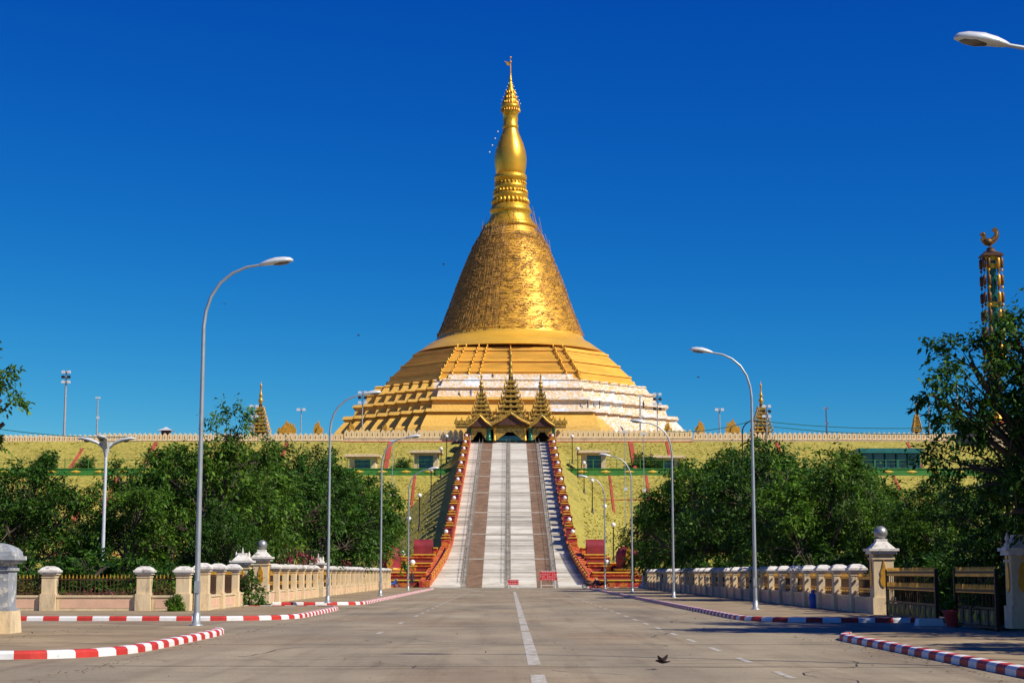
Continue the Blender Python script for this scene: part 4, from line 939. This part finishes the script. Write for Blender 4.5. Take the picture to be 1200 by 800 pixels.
for i in range(110):
    a=2*PI*i/150+rg.normal(0,.008); z=zs[0]+rg.uniform(-1,0)
    while z<zs[-1]-.5:
        L_=rg.uniform(3,6); z2=min(z+L_,zs[-1]+rg.uniform(-1,1.2)); r0=rad(z)+.18+rg.uniform(0,.25); r1=rad(min(z2,zs[-1]))+.18+rg.uniform(0,.25); a2=a+rg.normal(0,.012)
        b.tube([(r0*math.cos(a),r0*math.sin(a),z),(r1*math.cos(a2),r1*math.sin(a2),z2)],.055,3,cap=False); z=z2-.8
b.build('poles',M['bamboo'],sca,loc=(0,0,-40))
b=MB()
for i in range(3200):                                         # short braces and planks
    a=rg.uniform(-PI,0); z=zs[0]+(zs[-1]-1-zs[0])*((rg.integers(0,34)+rg.normal(0,.22))/34); r_=rad(z)+.3; da=rg.normal(0,1.1)/r_; dz=rg.normal(0,.22)
    b.tube([(r_*math.cos(a),r_*math.sin(a),z),(rad(z+dz)*math.cos(a+da)+.5*math.cos(a),rad(z+dz)*math.sin(a+da)+.5*math.sin(a),z+dz)],rg.uniform(.04,.085),3,cap=False)
for i in range(46):                                            # whiskers standing clear of the shoulder
    a=rg.uniform(0,2*PI); z=zs[-1]-rg.uniform(-.5,6); r_=rad(min(z,zs[-1]))+.5; r2=max(r_-rg.uniform(.2,2.2),rad(zs[-1])*.9)
    b.tube([(r_*math.cos(a),r_*math.sin(a),z),(r2*math.cos(a),r2*math.sin(a),z+rg.uniform(2.5,5.5))],.045,3,cap=False)
b.build('braces',M['bamboo'],sca,loc=(0,0,-40))

# ================================================================ entrance pavilions (tiered spires)
def pyatthat(root,cx,d,zb,rows,tipy,base_hw,name='tiered_spire'):
    """rows: photo rows of tier eaves from the bottom up"""
    n=len(rows); b=MB()
    for i,(y,h) in enumerate(rows):
        z=zat(y,d); s=h*d/2018; y2=rows[i+1][0] if i<n-1 else y-7; z2=zat(y2,d); s2=(rows[i+1][1] if i<n-1 else h*.6)*d/2018
        # eave roof
        b.box((cx,d,z+.10),(2*s,2*s,.20)); b.box((cx,d,z+.2+(z2-z)*.22),(2*s*.93,2*s*.93,(z2-z)*.44),0,0,.72)
        b.box((cx,d,z+(z2-z)*.75),(2*s*.55,2*s*.55,(z2-z)*.75),0,1)  # storey coloured near-black for the shaded gap between eaves
        for k in range(4):
            a=PI/4+k*PI/2; ex,ey=cx+s*1.414*math.cos(a)*.98,d+s*1.414*math.sin(a)*.98
            b.tube([(ex,ey,z),(ex+.25*math.cos(a),ey+.25*math.sin(a),z+.5),(ex+.15*math.cos(a),ey+.15*math.sin(a),z+1.1)],[.17,.13,.03],5,0)
        for sx in (-.5,0,.5):
            b.xz([(-.22*s-.1,0),(.22*s+.1,0),(0,(z2-z)*.8)],d-s-.08,d-s+.1,0,cx+sx*s*1.1,z+.1)
    y,h=rows[-1]; z=zat(y,d)+ (zat(y-7,d)-zat(y,d)); zt=zat(tipy,d); hh=zt-z
    b.lathe([(h*.6*d/2018,-.2),(h*.5*d/2018,hh*.06),(.42,hh*.14),(.52,hh*.20),(.28,hh*.26),(.30,hh*.36),(.42,hh*.40),(.20,hh*.47),(.14,hh*.7),(.22,hh*.78),(.20,hh*.83),(.06,hh*.88),(.02,hh)],(cx,d,z),10,0)
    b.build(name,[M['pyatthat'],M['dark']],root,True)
ed=306.5
ent=thing('entrance_pavilion',(0,ed,zw),'ornate green and gold pavilion with three tiered spires at the stair head','pavilion')
pyatthat(ent,.25,ed+3,0,[(491,21),(485,16.5),(479,14),(473,12.2),(467,10.4),(461,8.6),(455,6.6),(449.5,4.8)],408,0)
pyatthat(ent,-5.1,ed+3,0,[(493,14),(488,11),(483,9.2),(478,7.6),(473,6),(468,4.6),(463.5,3.3)],436,0)
pyatthat(ent,5.7,ed+3,0,[(493,14),(488,11),(483,9.2),(478,7.6),(473,6),(468,4.6),(463.5,3.3)],436,0)
def X_(px): return (px-597)/2018*ed
def Z_(py): return zat(py,ed)
# gables
for x0,xa,x1,ya,yb in ((577,598.5,621,486,499),(549,562,576,489,501),(623,635,650,489,501)):
    b=MB(); xs=[X_(x0),X_(xa),X_(x1)]
    b.add([(xs[0],ed-2.2,Z_(yb)),(xs[1],ed-2.2,Z_(ya)),(xs[2],ed-2.2,Z_(yb)),(xs[0],ed+2,Z_(yb)),(xs[1],ed+2,Z_(ya)),(xs[2],ed+2,Z_(yb))],[(0,2,1),(0,1,4,3),(1,2,5,4),(3,4,5)],0)
    b.build('gable',M['darkwood'],ent,True)
    b=MB()
    for a,c in ((0,1),(1,2)):
        P0=Vector((xs[a],ed-2.4,Z_(yb) if a==0 else Z_(ya))); P1=Vector((xs[c],ed-2.4,Z_(ya) if c==1 else Z_(yb)))
        b.tube([tuple(P0+Vector((0,0,.15))),tuple(P0.lerp(P1,.5)+Vector((0,0,-.05))),tuple(P1+Vector((0,0,.15)))],.22,6)
        for t in np.linspace(.05,.95,9): q=P0.lerp(P1,float(t)); b.xz([(-.22,0),(.22,0),(.1,.35),(0,.75)],q.y-.05,q.y+.05,0,q.x,q.z+.1)
    b.build('bargeboard',M['pyatthat'],ent,True)
# wings with swept eaves
for x0,x1 in ((533,549),(650,664)):
    b=MB(); b.boxz(X_(x0),X_(x1),ed-1,ed+3,Z_(500),Z_(497)); b.boxz(X_(x0)+.6,X_(x1)-.4,ed-.6,ed+2.6,Z_(497)+.003,Z_(493)); 
    for t in (.1,.5,.9): b.xz([(-.5,0),(.5,0),(.35,.5),(.05,.75),(0,1.3),(-.3,.7)],ed-1.1,ed-.9,0,X_(x0+(x1-x0)*t),Z_(497))
    b.build('wing_roof',M['pyatthat'],ent,True)
b=MB()
for px in (564,633): b.boxz(X_(px-1)-.9,X_(px+1)+.9,ed-2.0,ed-1.8,Z_(495),Z_(491),0)
b.build('roof_panels',M['roofgreen'],ent,True)
# roof hall body
b=MB(); b.boxz(X_(548),X_(651),ed-.5,ed+6,Z_(503),Z_(495)); b.build('lintel',M['pyatthat'],ent,True)
b=MB(); b.boxz(X_(549),X_(650),ed+5.5,ed+5.8,zw,Z_(503)); b.build('rear_screen',M['dark'],ent,True)  # near-black sheet stands for the shade inside the hall
for px,w,mn in ((572.5,.42,'greengloss'),(622,.42,'greengloss'),(579.5,.24,'goldtrim'),(615.5,.24,'goldtrim'),(550,.3,'greengloss'),(649,.3,'greengloss')):
    b=MB(); b.lathe([(w*1.3,0),(w*1.3,.3),(w,.35),(w,Z_(502)-zw-.3),(w*1.3,Z_(502)-zw-.2),(w*1.3,Z_(502)-zw)],(X_(px),ed-1.2,zw),12); b.build('column',M[mn],ent,True)
for x0,x1 in ((580,615),(552,571),(624,648)):       # arched valance
    b=MB(); n=10; w=X_(x1)-X_(x0); top=Z_(502.5); 
    pts=[(X_(x0),top),(X_(x1),top)]+[(X_(x1)-w*i/n,top-.5-1.5*abs(math.cos(PI*(i/n)))**2-.15*(i%2)) for i in range(n+1)]
    b.xz(pts[::-1],ed-1.4,ed-1.25,0); b.build('valance',M['pyatthat'],ent,True)
b=MB()
b.boxz(X_(581),X_(614),ed-.9,ed-.85,zw,zw+.9)
b.build('low_barrier',M['tealglass'],ent,True)
# corner shrines with spires
def shrine(px,d,ytop,ybot,hwb,label):
    r=thing('corner_shrine',((px-597)/2018*d,d,zw),label,'shrine','small gilt tiered shrines on the platform')
    cx=xat(px,(ytop+ybot)/2,d); span=ybot-ytop; rows=[(ybot-span*.42*i/6,hwb*(1-.115*i)) for i in range(7)]
    b=MB(); s=hwb*d/2018; b.boxz(cx-s*.8,cx+s*.8,d-s*.8,d+s*.8,zw,zat(ybot,d)); b.build('cella',M['darkwood'],r,True)
    pyatthat(r,cx,d,0,rows,ytop,0)
shrine(305.5,335,446,507,10,'gilt tiered shrine spire left of the pagoda above the parapet')
shrine(892,335,446,507,11,'gilt tiered shrine spire right of the pagoda behind the lamp pole')
shrine(1074,360,470,506,4.2,'small dark slender shrine spire far right above the parapet')
# flame and beast ornaments on the parapet
def flame(px,y0,y1,wpx,label,flip=1,d=314):
    x=xat(px,y1,d); z=zat(y1,d); h=zat(y0,d)-z; w=wpx/2018*d
    r=thing('gilt_beast',(x,d,zw),label,'statue','gilt flame-backed beasts on the parapet')
    o=[(-.5,0),(.5,0),(.52,.35),(.40,.55),(.42,.75),(.28,.62),(.2,.85),(.08,.75),(0,1),(-.1,.75),(-.2,.6),(-.3,.4),(-.42,.5),(-.5,.3)]
    b=MB(); b.xz([(flip*a*w,c*h) for a,c in o][::flip],-.35,.35,0,0,z-zw-.2); b.xz([(flip*a*w*.55-flip*.12*w,c*h*.6) for a,c in o][::flip],-.6,-.352,0,0,z-zw-.2); b.build('body',M['goldtrim'],r)
    b=MB(); b.boxz(-w*.5,w*.5,-.5,.5,0,z-zw-.15); b.build('pedestal',M['cream'],r)
flame(336,491,507,22,'broad gilt flame ornament on the left parapet beside the thin light mast')
flame(373,491,507,11,'smaller gilt beast on the parapet nearer the pagoda, left side',-1)
flame(820,490,506,11,'small gilt beast with raised tail on the right parapet next to the terraces')
flame(859,489,506,17,'broad gilt flame ornament on the parapet left of the right shrine',-1)
flame(444-33,493,507,10,'gilt beast low on the parapet before the left terraces',1,300+12)
flame(452,494,507,9,'gilt beast before the terraces left of the pavilion',-1,312)
flame(783,492,507,9,'gilt beast before the white right terraces',-1,312)
# ================================================================ the tall green pillar with a golden bird
pd=308; px0=xat(1168,470,pd)
pil=thing('prayer_pillar',(px0,pd,zw+3),'tall green pillar hung with golden tassels and topped by a gilded bird','pillar')
zb=zw+3.36; zt=zat(300,pd)
b=MB(); b.lathe([(1.7,0),(1.7,.5),(1.3,.8),(1.25,1.6),(.95,2.0)],(px0,pd,zb),16,1); b.tube([(px0,pd,zb+1),(px0,pd,zt)],[.95,.85],18)
b.build('shaft',[M['greengloss'],M['goldtrim']],pil,True)
b=MB()
for y in (303,312,357,396,440):
    z=zat(y,pd); b.lathe([(1.02,-.45),(1.06,0),(1.02,.45)],(px0,pd,z),18)
b.build('gold_bands',M['yellow'],pil,True)
b=MB(); b.box((px0,pd,zt),(3.7,3.7,.3)); b.box((px0,pd,zt+.3),(3.2,3.2,.3)); b.lathe([(1.2,0),(1.4,.3),(.7,.6),(.8,1.0)],(px0,pd,zt+.45),12); b.build('platform',M['darkwood'],pil,True)
for k,(dx,dy) in enumerate(((-1.6,-1.0),(-.85,-1.35),(.9,-1.35),(1.6,-1.0),(-1.6,1.1),(1.6,1.1))):
    b=MB(); z=zt-.2; i=0; ze=zat(432,pd)
    b.tube([(px0+dx,pd+dy,z),(px0+dx,pd+dy,ze)],.05,5)
    while z>ze+1:
        b.lathe([(.12,-2.1),(.34,-1.9),(.36,-.4),(.15,-.1)],(px0+dx,pd+dy,z-.1),8,k%2); b.ball((px0+dx,pd+dy,z-2.55),.27,8,1-k%2); z-=3.2
    b.build('tassel_string',[M['goldtrim'],M['bronze']] if k in(1,2,3) else [M['darkwood'],M['bronze']],pil,True)
# bird: rooster-like goose seen from the side
o=[(-2.0,2.9),(-2.25,2.5),(-1.85,2.45),(-1.75,1.9),(-2.05,1.5),(-1.75,.9),(-.9,.35),(-.25,.1),(-.25,-.9),(.15,-.9),(.2,.1),(.9,.5),(1.5,1.1),(1.95,2.0),(2.05,3.1),(1.75,3.9),(1.1,4.2),(.55,3.7),(.7,3.2),(1.1,3.3),(1.2,2.8),(.7,2.1),(.1,1.5),(-.6,1.35),(-.95,1.7),(-.85,2.3),(-1.05,2.95),(-1.5,3.2)]
b=MB(); b.xz([(x*.82,z*.82) for x,z in o][::-1],-.28,.28,0,0,0); b.ball((-.4,0,.75),.95,14,0,.75); b.ball((-1.15,0,2.15),.42,10); b.tube([(.3,0,1.0),(1.1,0,1.6),(1.35,0,2.6),(.9,0,3.2)],[.5,.45,.35,.15],8)
b.v=[(x+px0-.1,y+pd,z+zt+1.9) for x,y,z in b.v]; b.build('bird',M['bronze'],pil,True)
# ================================================================ masts, poles, cables, small roof
def mast(px,y0,d,label,lights=0,r0=.2,hz=None,head='flood'):
    x=xat(px,y0,d); r=thing('light_mast',(x,d,zw if d>300 else 0.1),label,'light mast','slender light masts around the platform'); z0=r.location.z; h=zat(y0,d)-z0
    b=MB(); b.tube([(0,0,0),(0,0,h)],[r0,r0*.6],8); b.build('pole',M['steel'],r)
    if lights:
        for k in range(lights):
            zz=h-.3-k*.95
            for sx in (-1,1):
                b=MB(); b.box((sx*.55,-.15,zz),(.6,.5,.5),0,0,.8); b.box((sx*.2,0,zz),(.4,.1,.1)); b.build('floodlight',M['lampshell'] if (k+sx)%2 else M['iron'],r)
    else:
        b=MB(); b.box((0,0,h),(.9,.3,.3)); b.box((.1,0,h*.62),(.5,.3,.5)); b.build('head',M['lampshell'],r)
mast(78,434,322,'tall flood-light mast against the sky at far left',3,.28)
mast(115,466,330,'thin light mast right of the tall far-left mast')
mast(298,474,322,'flood-light mast directly left of the left shrine spire',4,.14)
mast(353,478,325,'thin light mast between two gilt ornaments on the left',1,.14)
mast(770,460,330,'flood-light mast before the white right terraces',4,.14)
mast(750,464,330,'thin light mast left of the flood lights on the right terraces')
mast(843,478,325,'thin pale mast between two gilt ornaments on the right',1,.2)
mast(968,478,325,'thin light mast alone above the right parapet')
mast(1088,462,325,'thin light mast right of the small dark spire')
mast(1121,452,325,'thin light mast nearest the green pillar')
mast(425,458,318,'flood-light mast at the left end of the terraces',3,.14)
mast(898,474,322,'flood-light mast right of the right shrine spire',3,.14)
mast(447+13,516,250,'thin grey pole on the slope left of the stairs',0,.07)
mast(732,506,255,'thin grey pole on the slope right of the stairs',0,.07)
mast(754,508,255,'second thin grey pole on the slope right of the stairs',0,.07)
def cable(p0,p1,sag,label,r_=.05):
    P0,P1=Vector(p0),Vector(p1); pts=[]
    for i in range(25): t=i/24; q=P0.lerp(P1,t); q.z-=sag*4*t*(1-t); pts.append(tuple(q))
    b=MB(); b.tube(pts,r_,5); tag(b.build('overhead_cable',M['teal']),label,'cable','overhead cables above the parapet')
def pt(px,py,d): return (xat(px,py,d),d,zat(py,d))
cable(pt(-60,492,200),pt(150,512,200),.6,'overhead cable at the far left above the parapet')
cable(pt(780,505,200),pt(884,492,200),.5,'overhead cable left of the near right street lamp')
cable(pt(884,492,200),pt(1155,497,200),.7,'upper overhead cable right of the near right street lamp')
cable(pt(884,497,202),pt(1155,505,202),.7,'lower overhead cable right of the near right street lamp')
r=thing('arched_sign_frame',(xat(884,520,150),150,.1),'dark hoop frame behind the near right street lamp','frame')
b=MB(); cx,zc=0,zat(507,150)-.1; rr=1.05
b.tube([(-rr,0,0),(-rr,0,zc)]+[(-rr*math.cos(PI*i/10),0,zc+1.1*math.sin(PI*i/10)) for i in range(11)]+[(rr,0,zc),(rr,0,0)],.06,6); b.build('hoop',M['iron'],r)
r=thing('roofed_kiosk',(xat(195,500,322),322,zw),'small white-roofed kiosk peeping above the left parapet','kiosk')
b=MB(); b.box((0,0,1.6),(1.6,1.4,3.2)); b.build('walls',M['darkwood'],r); b=MB(); b.box((0,0,3.35),(2.9,2.4,.35),0,0,.45); b.box((0,0,3.7),(1.1,.9,.3),0,0,.3); b.build('roof',M['lampshell'],r)
r=thing('gate_house',(xat(1150,505,318),318,zw),'green-roofed hall behind the corner block at right','building')
b=MB(); b.box((3,0,2.2),(13,6,4.4)); b.build('walls',M['cream'],r); b=MB(); b.box((3,0,4.9),(17,9,1.2),0,0,.6); b.box((3,0,6.2),(9,5,1.0),0,0,.5); b.build('roof',M['roofgreen'],r)
# ================================================================ signs at the stair foot
def sign(px,py0,py1,wpx,d,label,rows=2):
    x=(px-597)/2018*d; r=thing('notice_board',(x,d,0),label,'notice board','red notice boards at the foot of the stairs'); w=wpx*d/2018; z0=zat(py1,d); z1=zat(py0,d)
    b=MB(); b.boxz(-w/2,w/2,-.03,.03,z0,z1); b.build('board',M['signred'],r)
    b=MB(); h=z1-z0; n=int(w/.17)
    for j in range(rows):
        zz=z1-h*(j+.5)/rows; rr=h/rows*.22
        for i in range(n):
            if (i*7+j*3)%9==0: continue
            xx=-w/2+w*(i+.5)/n; q=[(xx+rr*math.cos(a),-.034,zz+rr*math.sin(a)) for a in np.linspace(.4,5.6,7)]; b.tube(q,rr*.28,4)
    b.build('lettering',M['white'],r)
    b=MB()
    for sx in (-1,1): b.boxz(sx*w*.42-.03,sx*w*.42+.03,-.05,.05,0,z0); b.boxz(sx*w*.42-.035,sx*w*.42+.035,-.45,.45,0,.06)
    b.boxz(-w/2,w/2,-.04,.04,z1,z1+.05); b.boxz(-w*.42,w*.42,-.02,.02,.28,.33); b.build('stand',M['white'],r)
sign(601.5,679,685,12.5,180,'small red notice board on a white stand at the stair foot',2)
sign(642.5,669,679.5,20,183,'larger red notice board with four rows of text at the stair foot',4)
# white bollard-like obelisk, sack, pot, block
r=thing('white_obelisk',((754-597)/2018*168,168,.13),'small white pointed marker at the foot of the right trees','marker')
b=MB(); b.lathe([(.45,0),(.42,.15),(.25,.35),(.16,.5),(.12,1.3),(.02,1.5)],(0,0,0),12); b.build('body',M['white'],r)
b=MB(); b.box((0,0,.1),(1.0,1.0,.2)); b.build('base',M['white'],r)
r=thing('waste_sack',((952.5-597)/2018*74,74,.13),'blue sack leaning at the foot of the right fence','sack')
b=MB(); b.lathe([(.14,0),(.2,.15),(.19,.4),(.13,.58),(.05,.66),(.09,.76)],(0,0,0),12); b.v=[(x+.04*math.sin(z*9),y,z) for x,y,z in b.v]; b.build('body',M['blueplastic'],r)
r=thing('potted_plant',((1117-597)/2018*51.5,51.5,.02),'red pot with a small green plant between the two gate leaves','potted plant')
b=MB(); b.lathe([(.22,0),(.34,.4),(.38,.48),(.33,.5),(.30,.44)],(0,0,0),18); b.build('pot',M['clay'],r)
rg=np.random.default_rng(2); d=unit(rg.normal(0,1,(14,3))); d[:,2]=abs(d[:,2]); P,D,Nn,ln,wd=spray_cloud(rg,d*.16+np.array([0,0,.55]),d,np.full(14,.2),10,5,.10); leaves_obj('foliage',P,D,Nn,ln,wd,M['leaflight'],r)
b=MB(); b.box(((1087-597)/2018*53,53,.11),(.85,.3,.22),.2,0,.9); tag(b.build('concrete_block',M['white']),'white concrete block lying before the left gate leaf','block')
# ================================================================ motorbikes and people
def motorbike(x,d,rz,mt,label):
    r=thing('motorbike',(x,d,.0),label,'motorbike','parked motorbikes near the stair foot',rz)
    for wx in (-.62,.62):
        b=MB(); n=16; b.tube([(wx+.27*math.cos(2*PI*i/n),0,.3+.27*math.sin(2*PI*i/n)) for i in range(n+1)],.05,6,cap=False); w=b.build('wheel',M['rubber'],r)
        b=MB(); 
        for q in range(5): b.tube([(wx,0,.3),(wx+.25*math.cos(q*1.256),0,.3+.25*math.sin(q*1.256))],.012,4)
        b.tube([(wx,-.06,.3),(wx,.06,.3)],.05,8); b.build('rim',M['steel'],w)
    b=MB(); b.tube([(.55,0,.85),(.35,0,.55),(.0,0,.42),(-.3,0,.5),(-.7,0,.72)],[.10,.14,.15,.15,.06],8); b.tube([(.62,0,.3),(.5,0,.95)],.04,6); b.tube([(-.62,0,.3),(-.2,0,.45)],.04,6); b.build('body',M[mt],r)
    b=MB(); b.tube([(-.68,0,.80),(-.3,0,.76),(.1,0,.72)],[.07,.12,.06],8); b.build('seat',M['rubber'],r)
    b=MB(); b.tube([(.42,-.32,1.02),(.5,-.12,1.0),(.5,.12,1.0),(.42,.32,1.02)],.022,6); b.build('handlebar',M['steel'],r)
    b=MB(); b.ball((.62,0,.92),.09,8); b.build('headlight',M['globe'],r)
motorbike((458-597)/2018*178,178,.25,'blueplastic','blue motorbike parked at the left stair foot'); bpy.context.view_layer.update()
motorbike((692-597)/2018*180,180,.1,'shirtdark','dark motorbike parked at the right stair foot, nearer the stairs')
motorbike((704-597)/2018*178,178,-.3,'shirtdark','dark motorbike parked under the farthest right street lamp')
def person(loc,label,shirt,trouser,pose='stand',rz=0,s=1.0,group=None):
    r=thing('person',loc,label,'person',group,rz); r.scale=(s,s,s)
    V=[(0,0,.95),(0,0,1.15),(0,0,1.38),(0,0,1.50),(0,-.02,1.62),(0,-.02,1.72)]; E=[(0,1),(1,2),(2,3),(3,4),(4,5)]
    Rr=[.13,.12,.13,.055,.085,.07]
    if pose=='sit': V=[(x,y,z-.45) for x,y,z in V]
    def chain(a,pts,rr):
        p=a
        for q,r2 in zip(pts,rr): V.append(q); Rr.append(r2); E.append((p,len(V)-1)); p=len(V)-1
    dz=-.45 if pose=='sit' else 0
    for sx in (-1,1):
        if pose=='sit': chain(0,[(sx*.1,-.05,.48),(sx*.12,-.42,.55),(sx*.12,-.45,.12),(sx*.12,-.56,.05)],[.09,.07,.05,.035])
        elif pose=='walk': chain(0,[(sx*.09,0,.86),(sx*.10,-.12*sx,.50),(sx*.10,.10-.18*sx,.09),(sx*.10,-.02-.18*sx,.04)],[.10,.07,.05,.035])
        else: chain(0,[(sx*.09,0,.86),(sx*.11,-.02,.48),(sx*.12,.02,.09),(sx*.12,-.12,.04)],[.10,.07,.05,.035])
        chain(2,[(sx*.19,0,1.38+dz),(sx*.26,.02,1.12+dz),(sx*.27,-.12,.90+dz),(sx*.27,-.17,.82+dz)],[.06,.045,.035,.03])
    me=bpy.data.meshes.new('body'); me.from_pydata(V,E,[]); o=bpy.data.objects.new('body',me); COL.objects.link(o); o.parent=r
    sk=o.modifiers.new('skin','SKIN')
    if not me.skin_vertices: 
        me.attributes
    bpy.context.view_layer.update()
    try:
        lay=me.skin_vertices[0] if len(me.skin_vertices) else None
    except Exception: lay=None
    if lay is None:
        bpy.context.view_layer.objects.active=o; o.select_set(True); bpy.ops.object.mode_set(mode='EDIT'); bpy.ops.object.mode_set(mode='OBJECT')
        import bmesh
        bm=bmesh.new(); bm.from_mesh(me); bm.verts.layers.skin.verify(); bm.to_mesh(me); bm.free(); lay=me.skin_vertices[0]
    for i,q in enumerate(Rr): lay.data[i].radius=(q,q)
    lay.data[0].use_root=True
    o.modifiers.new('sub','SUBSURF').levels=1; o.modifiers['sub'].render_levels=1
    for m_ in (M[shirt],): me.materials.append(m_)
    b=MB(); b.ball((0,-.02,1.66+dz),.105,12,0,1.2); b.build('head',M['skin'],r); b=MB(); b.ball((0,.01,1.70+dz),.112,12,0,1.05); b.build('hair',M['black'],r)
    return r
GW='workers on the pagoda terraces'
person(((483-597)/2018*183,183,0),'person in dark clothes standing beside the left stair foot','shirtdark','shirtdark','stand',.4)
def onterr(px,py,lab,sh,pose,i):
    # find where the view line meets the lofted terraces: use the ring ledges
    best=None
    for ra,rb in zip(LR,LR[1:]):
        Aa,Ab=-ra[0][1],-rb[0][1]
        if abs(ra[0][2]-rb[0][2])<.6 and Aa-Ab>1.5:       # a ledge
            z=ra[0][2]+zw; Am=(Aa+Ab)/2; 
            yy=400-F*math.tan(math.atan((z-H)/(PD-Am))-TH)
            if best is None or abs(yy-py)<best[0]: best=(abs(yy-py),z,Am)
    _,z,Am=best
    person(((px-597)/2018*(PD-Am),PD-Am,z+.03),lab,sh,sh,pose,.3*i,1.0,GW)
for i,(px,py,lab,sh,pose) in enumerate([(577,442,'worker sitting on the top white ledge left of the central spire','shirtdark','sit'),(551,461,'worker standing on the ledge left of the pavilion spires','shirtblue','stand'),(537,462,'worker crouching on the ledge farther left','shirtdark','sit'),
  (690,474,'worker standing on the white terrace right of the pavilion','shirtdark','stand'),(681,476,'worker sitting left of the standing one on the white terrace','shirtdark','sit'),(697,475,'worker sitting right of the standing one on the white terrace','shirtdark','sit'),
  (704,486,'worker on the lower ochre ledge right of the pavilion','shirtdark','stand'),(756,496,'worker on the lowest white terrace by the flood-light mast','shirtdark','stand')]):
    onterr(px,py,lab,sh,pose,i)
# ================================================================ birds
def bird(loc,span,label,rz=0,up=.3):
    r=thing('bird',loc,label,'bird','birds in flight',rz); k=span
    b=MB(); b.tube([(-.42*k,0,.03*k),(-.2*k,0,0),(0,0,0),(.16*k,0,.03*k),(.27*k,0,.05*k),(.36*k,0,.03*k)],[.015*k,.05*k,.085*k,.07*k,.05*k,.008*k],8); b.build('body',M['featherdark'],r)
    for sg in (-1,1):
        w=MB(); pts=[(.12,0),(.10,.25),(0,.5),(-.06,.5),(-.14,.28),(-.12,0)]; t=.012*k
        vs=[(x*k,sg*y*k,up*k*y*1.2) for x,y in pts]; n=len(vs); w.add(vs+[(x,y,z+t) for x,y,z in vs],[tuple(range(n)),tuple(range(n,2*n))[::-1]]+[(j,n+j,n+(j+1)%n,(j+1)%n) for j in range(n)]); w.build('wing',M['featherdark'],r)
    b=MB(); b.ball((-.04*k,0,-.07*k),.05*k,8,0,.7); b.build('belly',M['featherwhite'],r)
    return r
bird((xat(776,775,29),29,zat(775,29)),.36,'dark bird with pale belly flying low over the road',2.6,.5)
for px,py,d,lab in ((263,356,90,'tiny bird in the sky right of the first street lamp'),(420,393,150,'tiny bird in the sky left of the bell'),(818,442,120,'tiny bird in the sky below the right lamp head'),(520,310,200,'tiny bird beside the scaffolded bell')):
    bird(pt(px,py,d),.35*d/120,lab,random.uniform(0,6))
# ================================================================ camera, light
cam=bpy.data.cameras.new('camera'); co=bpy.data.objects.new('camera',cam); COL.objects.link(co); sc.camera=co
cam.sensor_width=36; cam.lens=F/1200*36; cam.clip_end=12000; cam.clip_start=.1
co.location=(0,0,H); co.rotation_euler=(PI/2+TH,0,-math.atan(3/2000))
AZ,EL=R(59),R(43)          # sun stands to the right of and behind the camera
sun=bpy.data.lights.new('sun','SUN'); so=bpy.data.objects.new('sun',sun); COL.objects.link(so)
sun.energy=4.8; sun.angle=R(.53); sun.color=(1.0,.93,.80)
S=Vector((math.sin(AZ)*math.cos(EL),-math.cos(AZ)*math.cos(EL),math.sin(EL)))
so.rotation_euler=S.to_track_quat('Z','Y').to_euler(); so.location=(60,-40,80)
w=bpy.data.worlds.new('World'); sc.world=w; w.use_nodes=True; N_=w.node_tree.nodes; L_=w.node_tree.links
sky=N_.new('ShaderNodeTexSky'); sky.sky_type='NISHITA'; sky.sun_disc=False; sky.sun_elevation=EL
sky.sun_rotation=PI-AZ; sky.altitude=1500; sky.air_density=1.0; sky.dust_density=.15; sky.ozone_density=4.5
se=N_.new('ShaderNodeSeparateColor'); cb=N_.new('ShaderNodeCombineColor'); L_.new(sky.outputs[0],se.inputs[0])
for i,(k_,p_) in enumerate(((.0100,3.3),(.213,1.6),(1.38,.7))):      # deep tropical blue, as through a polarising filter
    pw=N_.new('ShaderNodeMath'); pw.operation='POWER'; L_.new(se.outputs[i],pw.inputs[0]); pw.inputs[1].default_value=p_
    ml=N_.new('ShaderNodeMath'); ml.operation='MULTIPLY'; L_.new(pw.outputs[0],ml.inputs[0]); ml.inputs[1].default_value=k_; L_.new(ml.outputs[0],cb.inputs[i])
bg=N_['Background']; bg.inputs[1].default_value=.1
L_.new(cb.outputs[0],bg.inputs[0])
sc.view_settings.view_transform='Standard'; sc.view_settings.look='None'; sc.view_settings.exposure=.22; sc.view_settings.gamma=1; sc.view_settings.use_curve_mapping=False
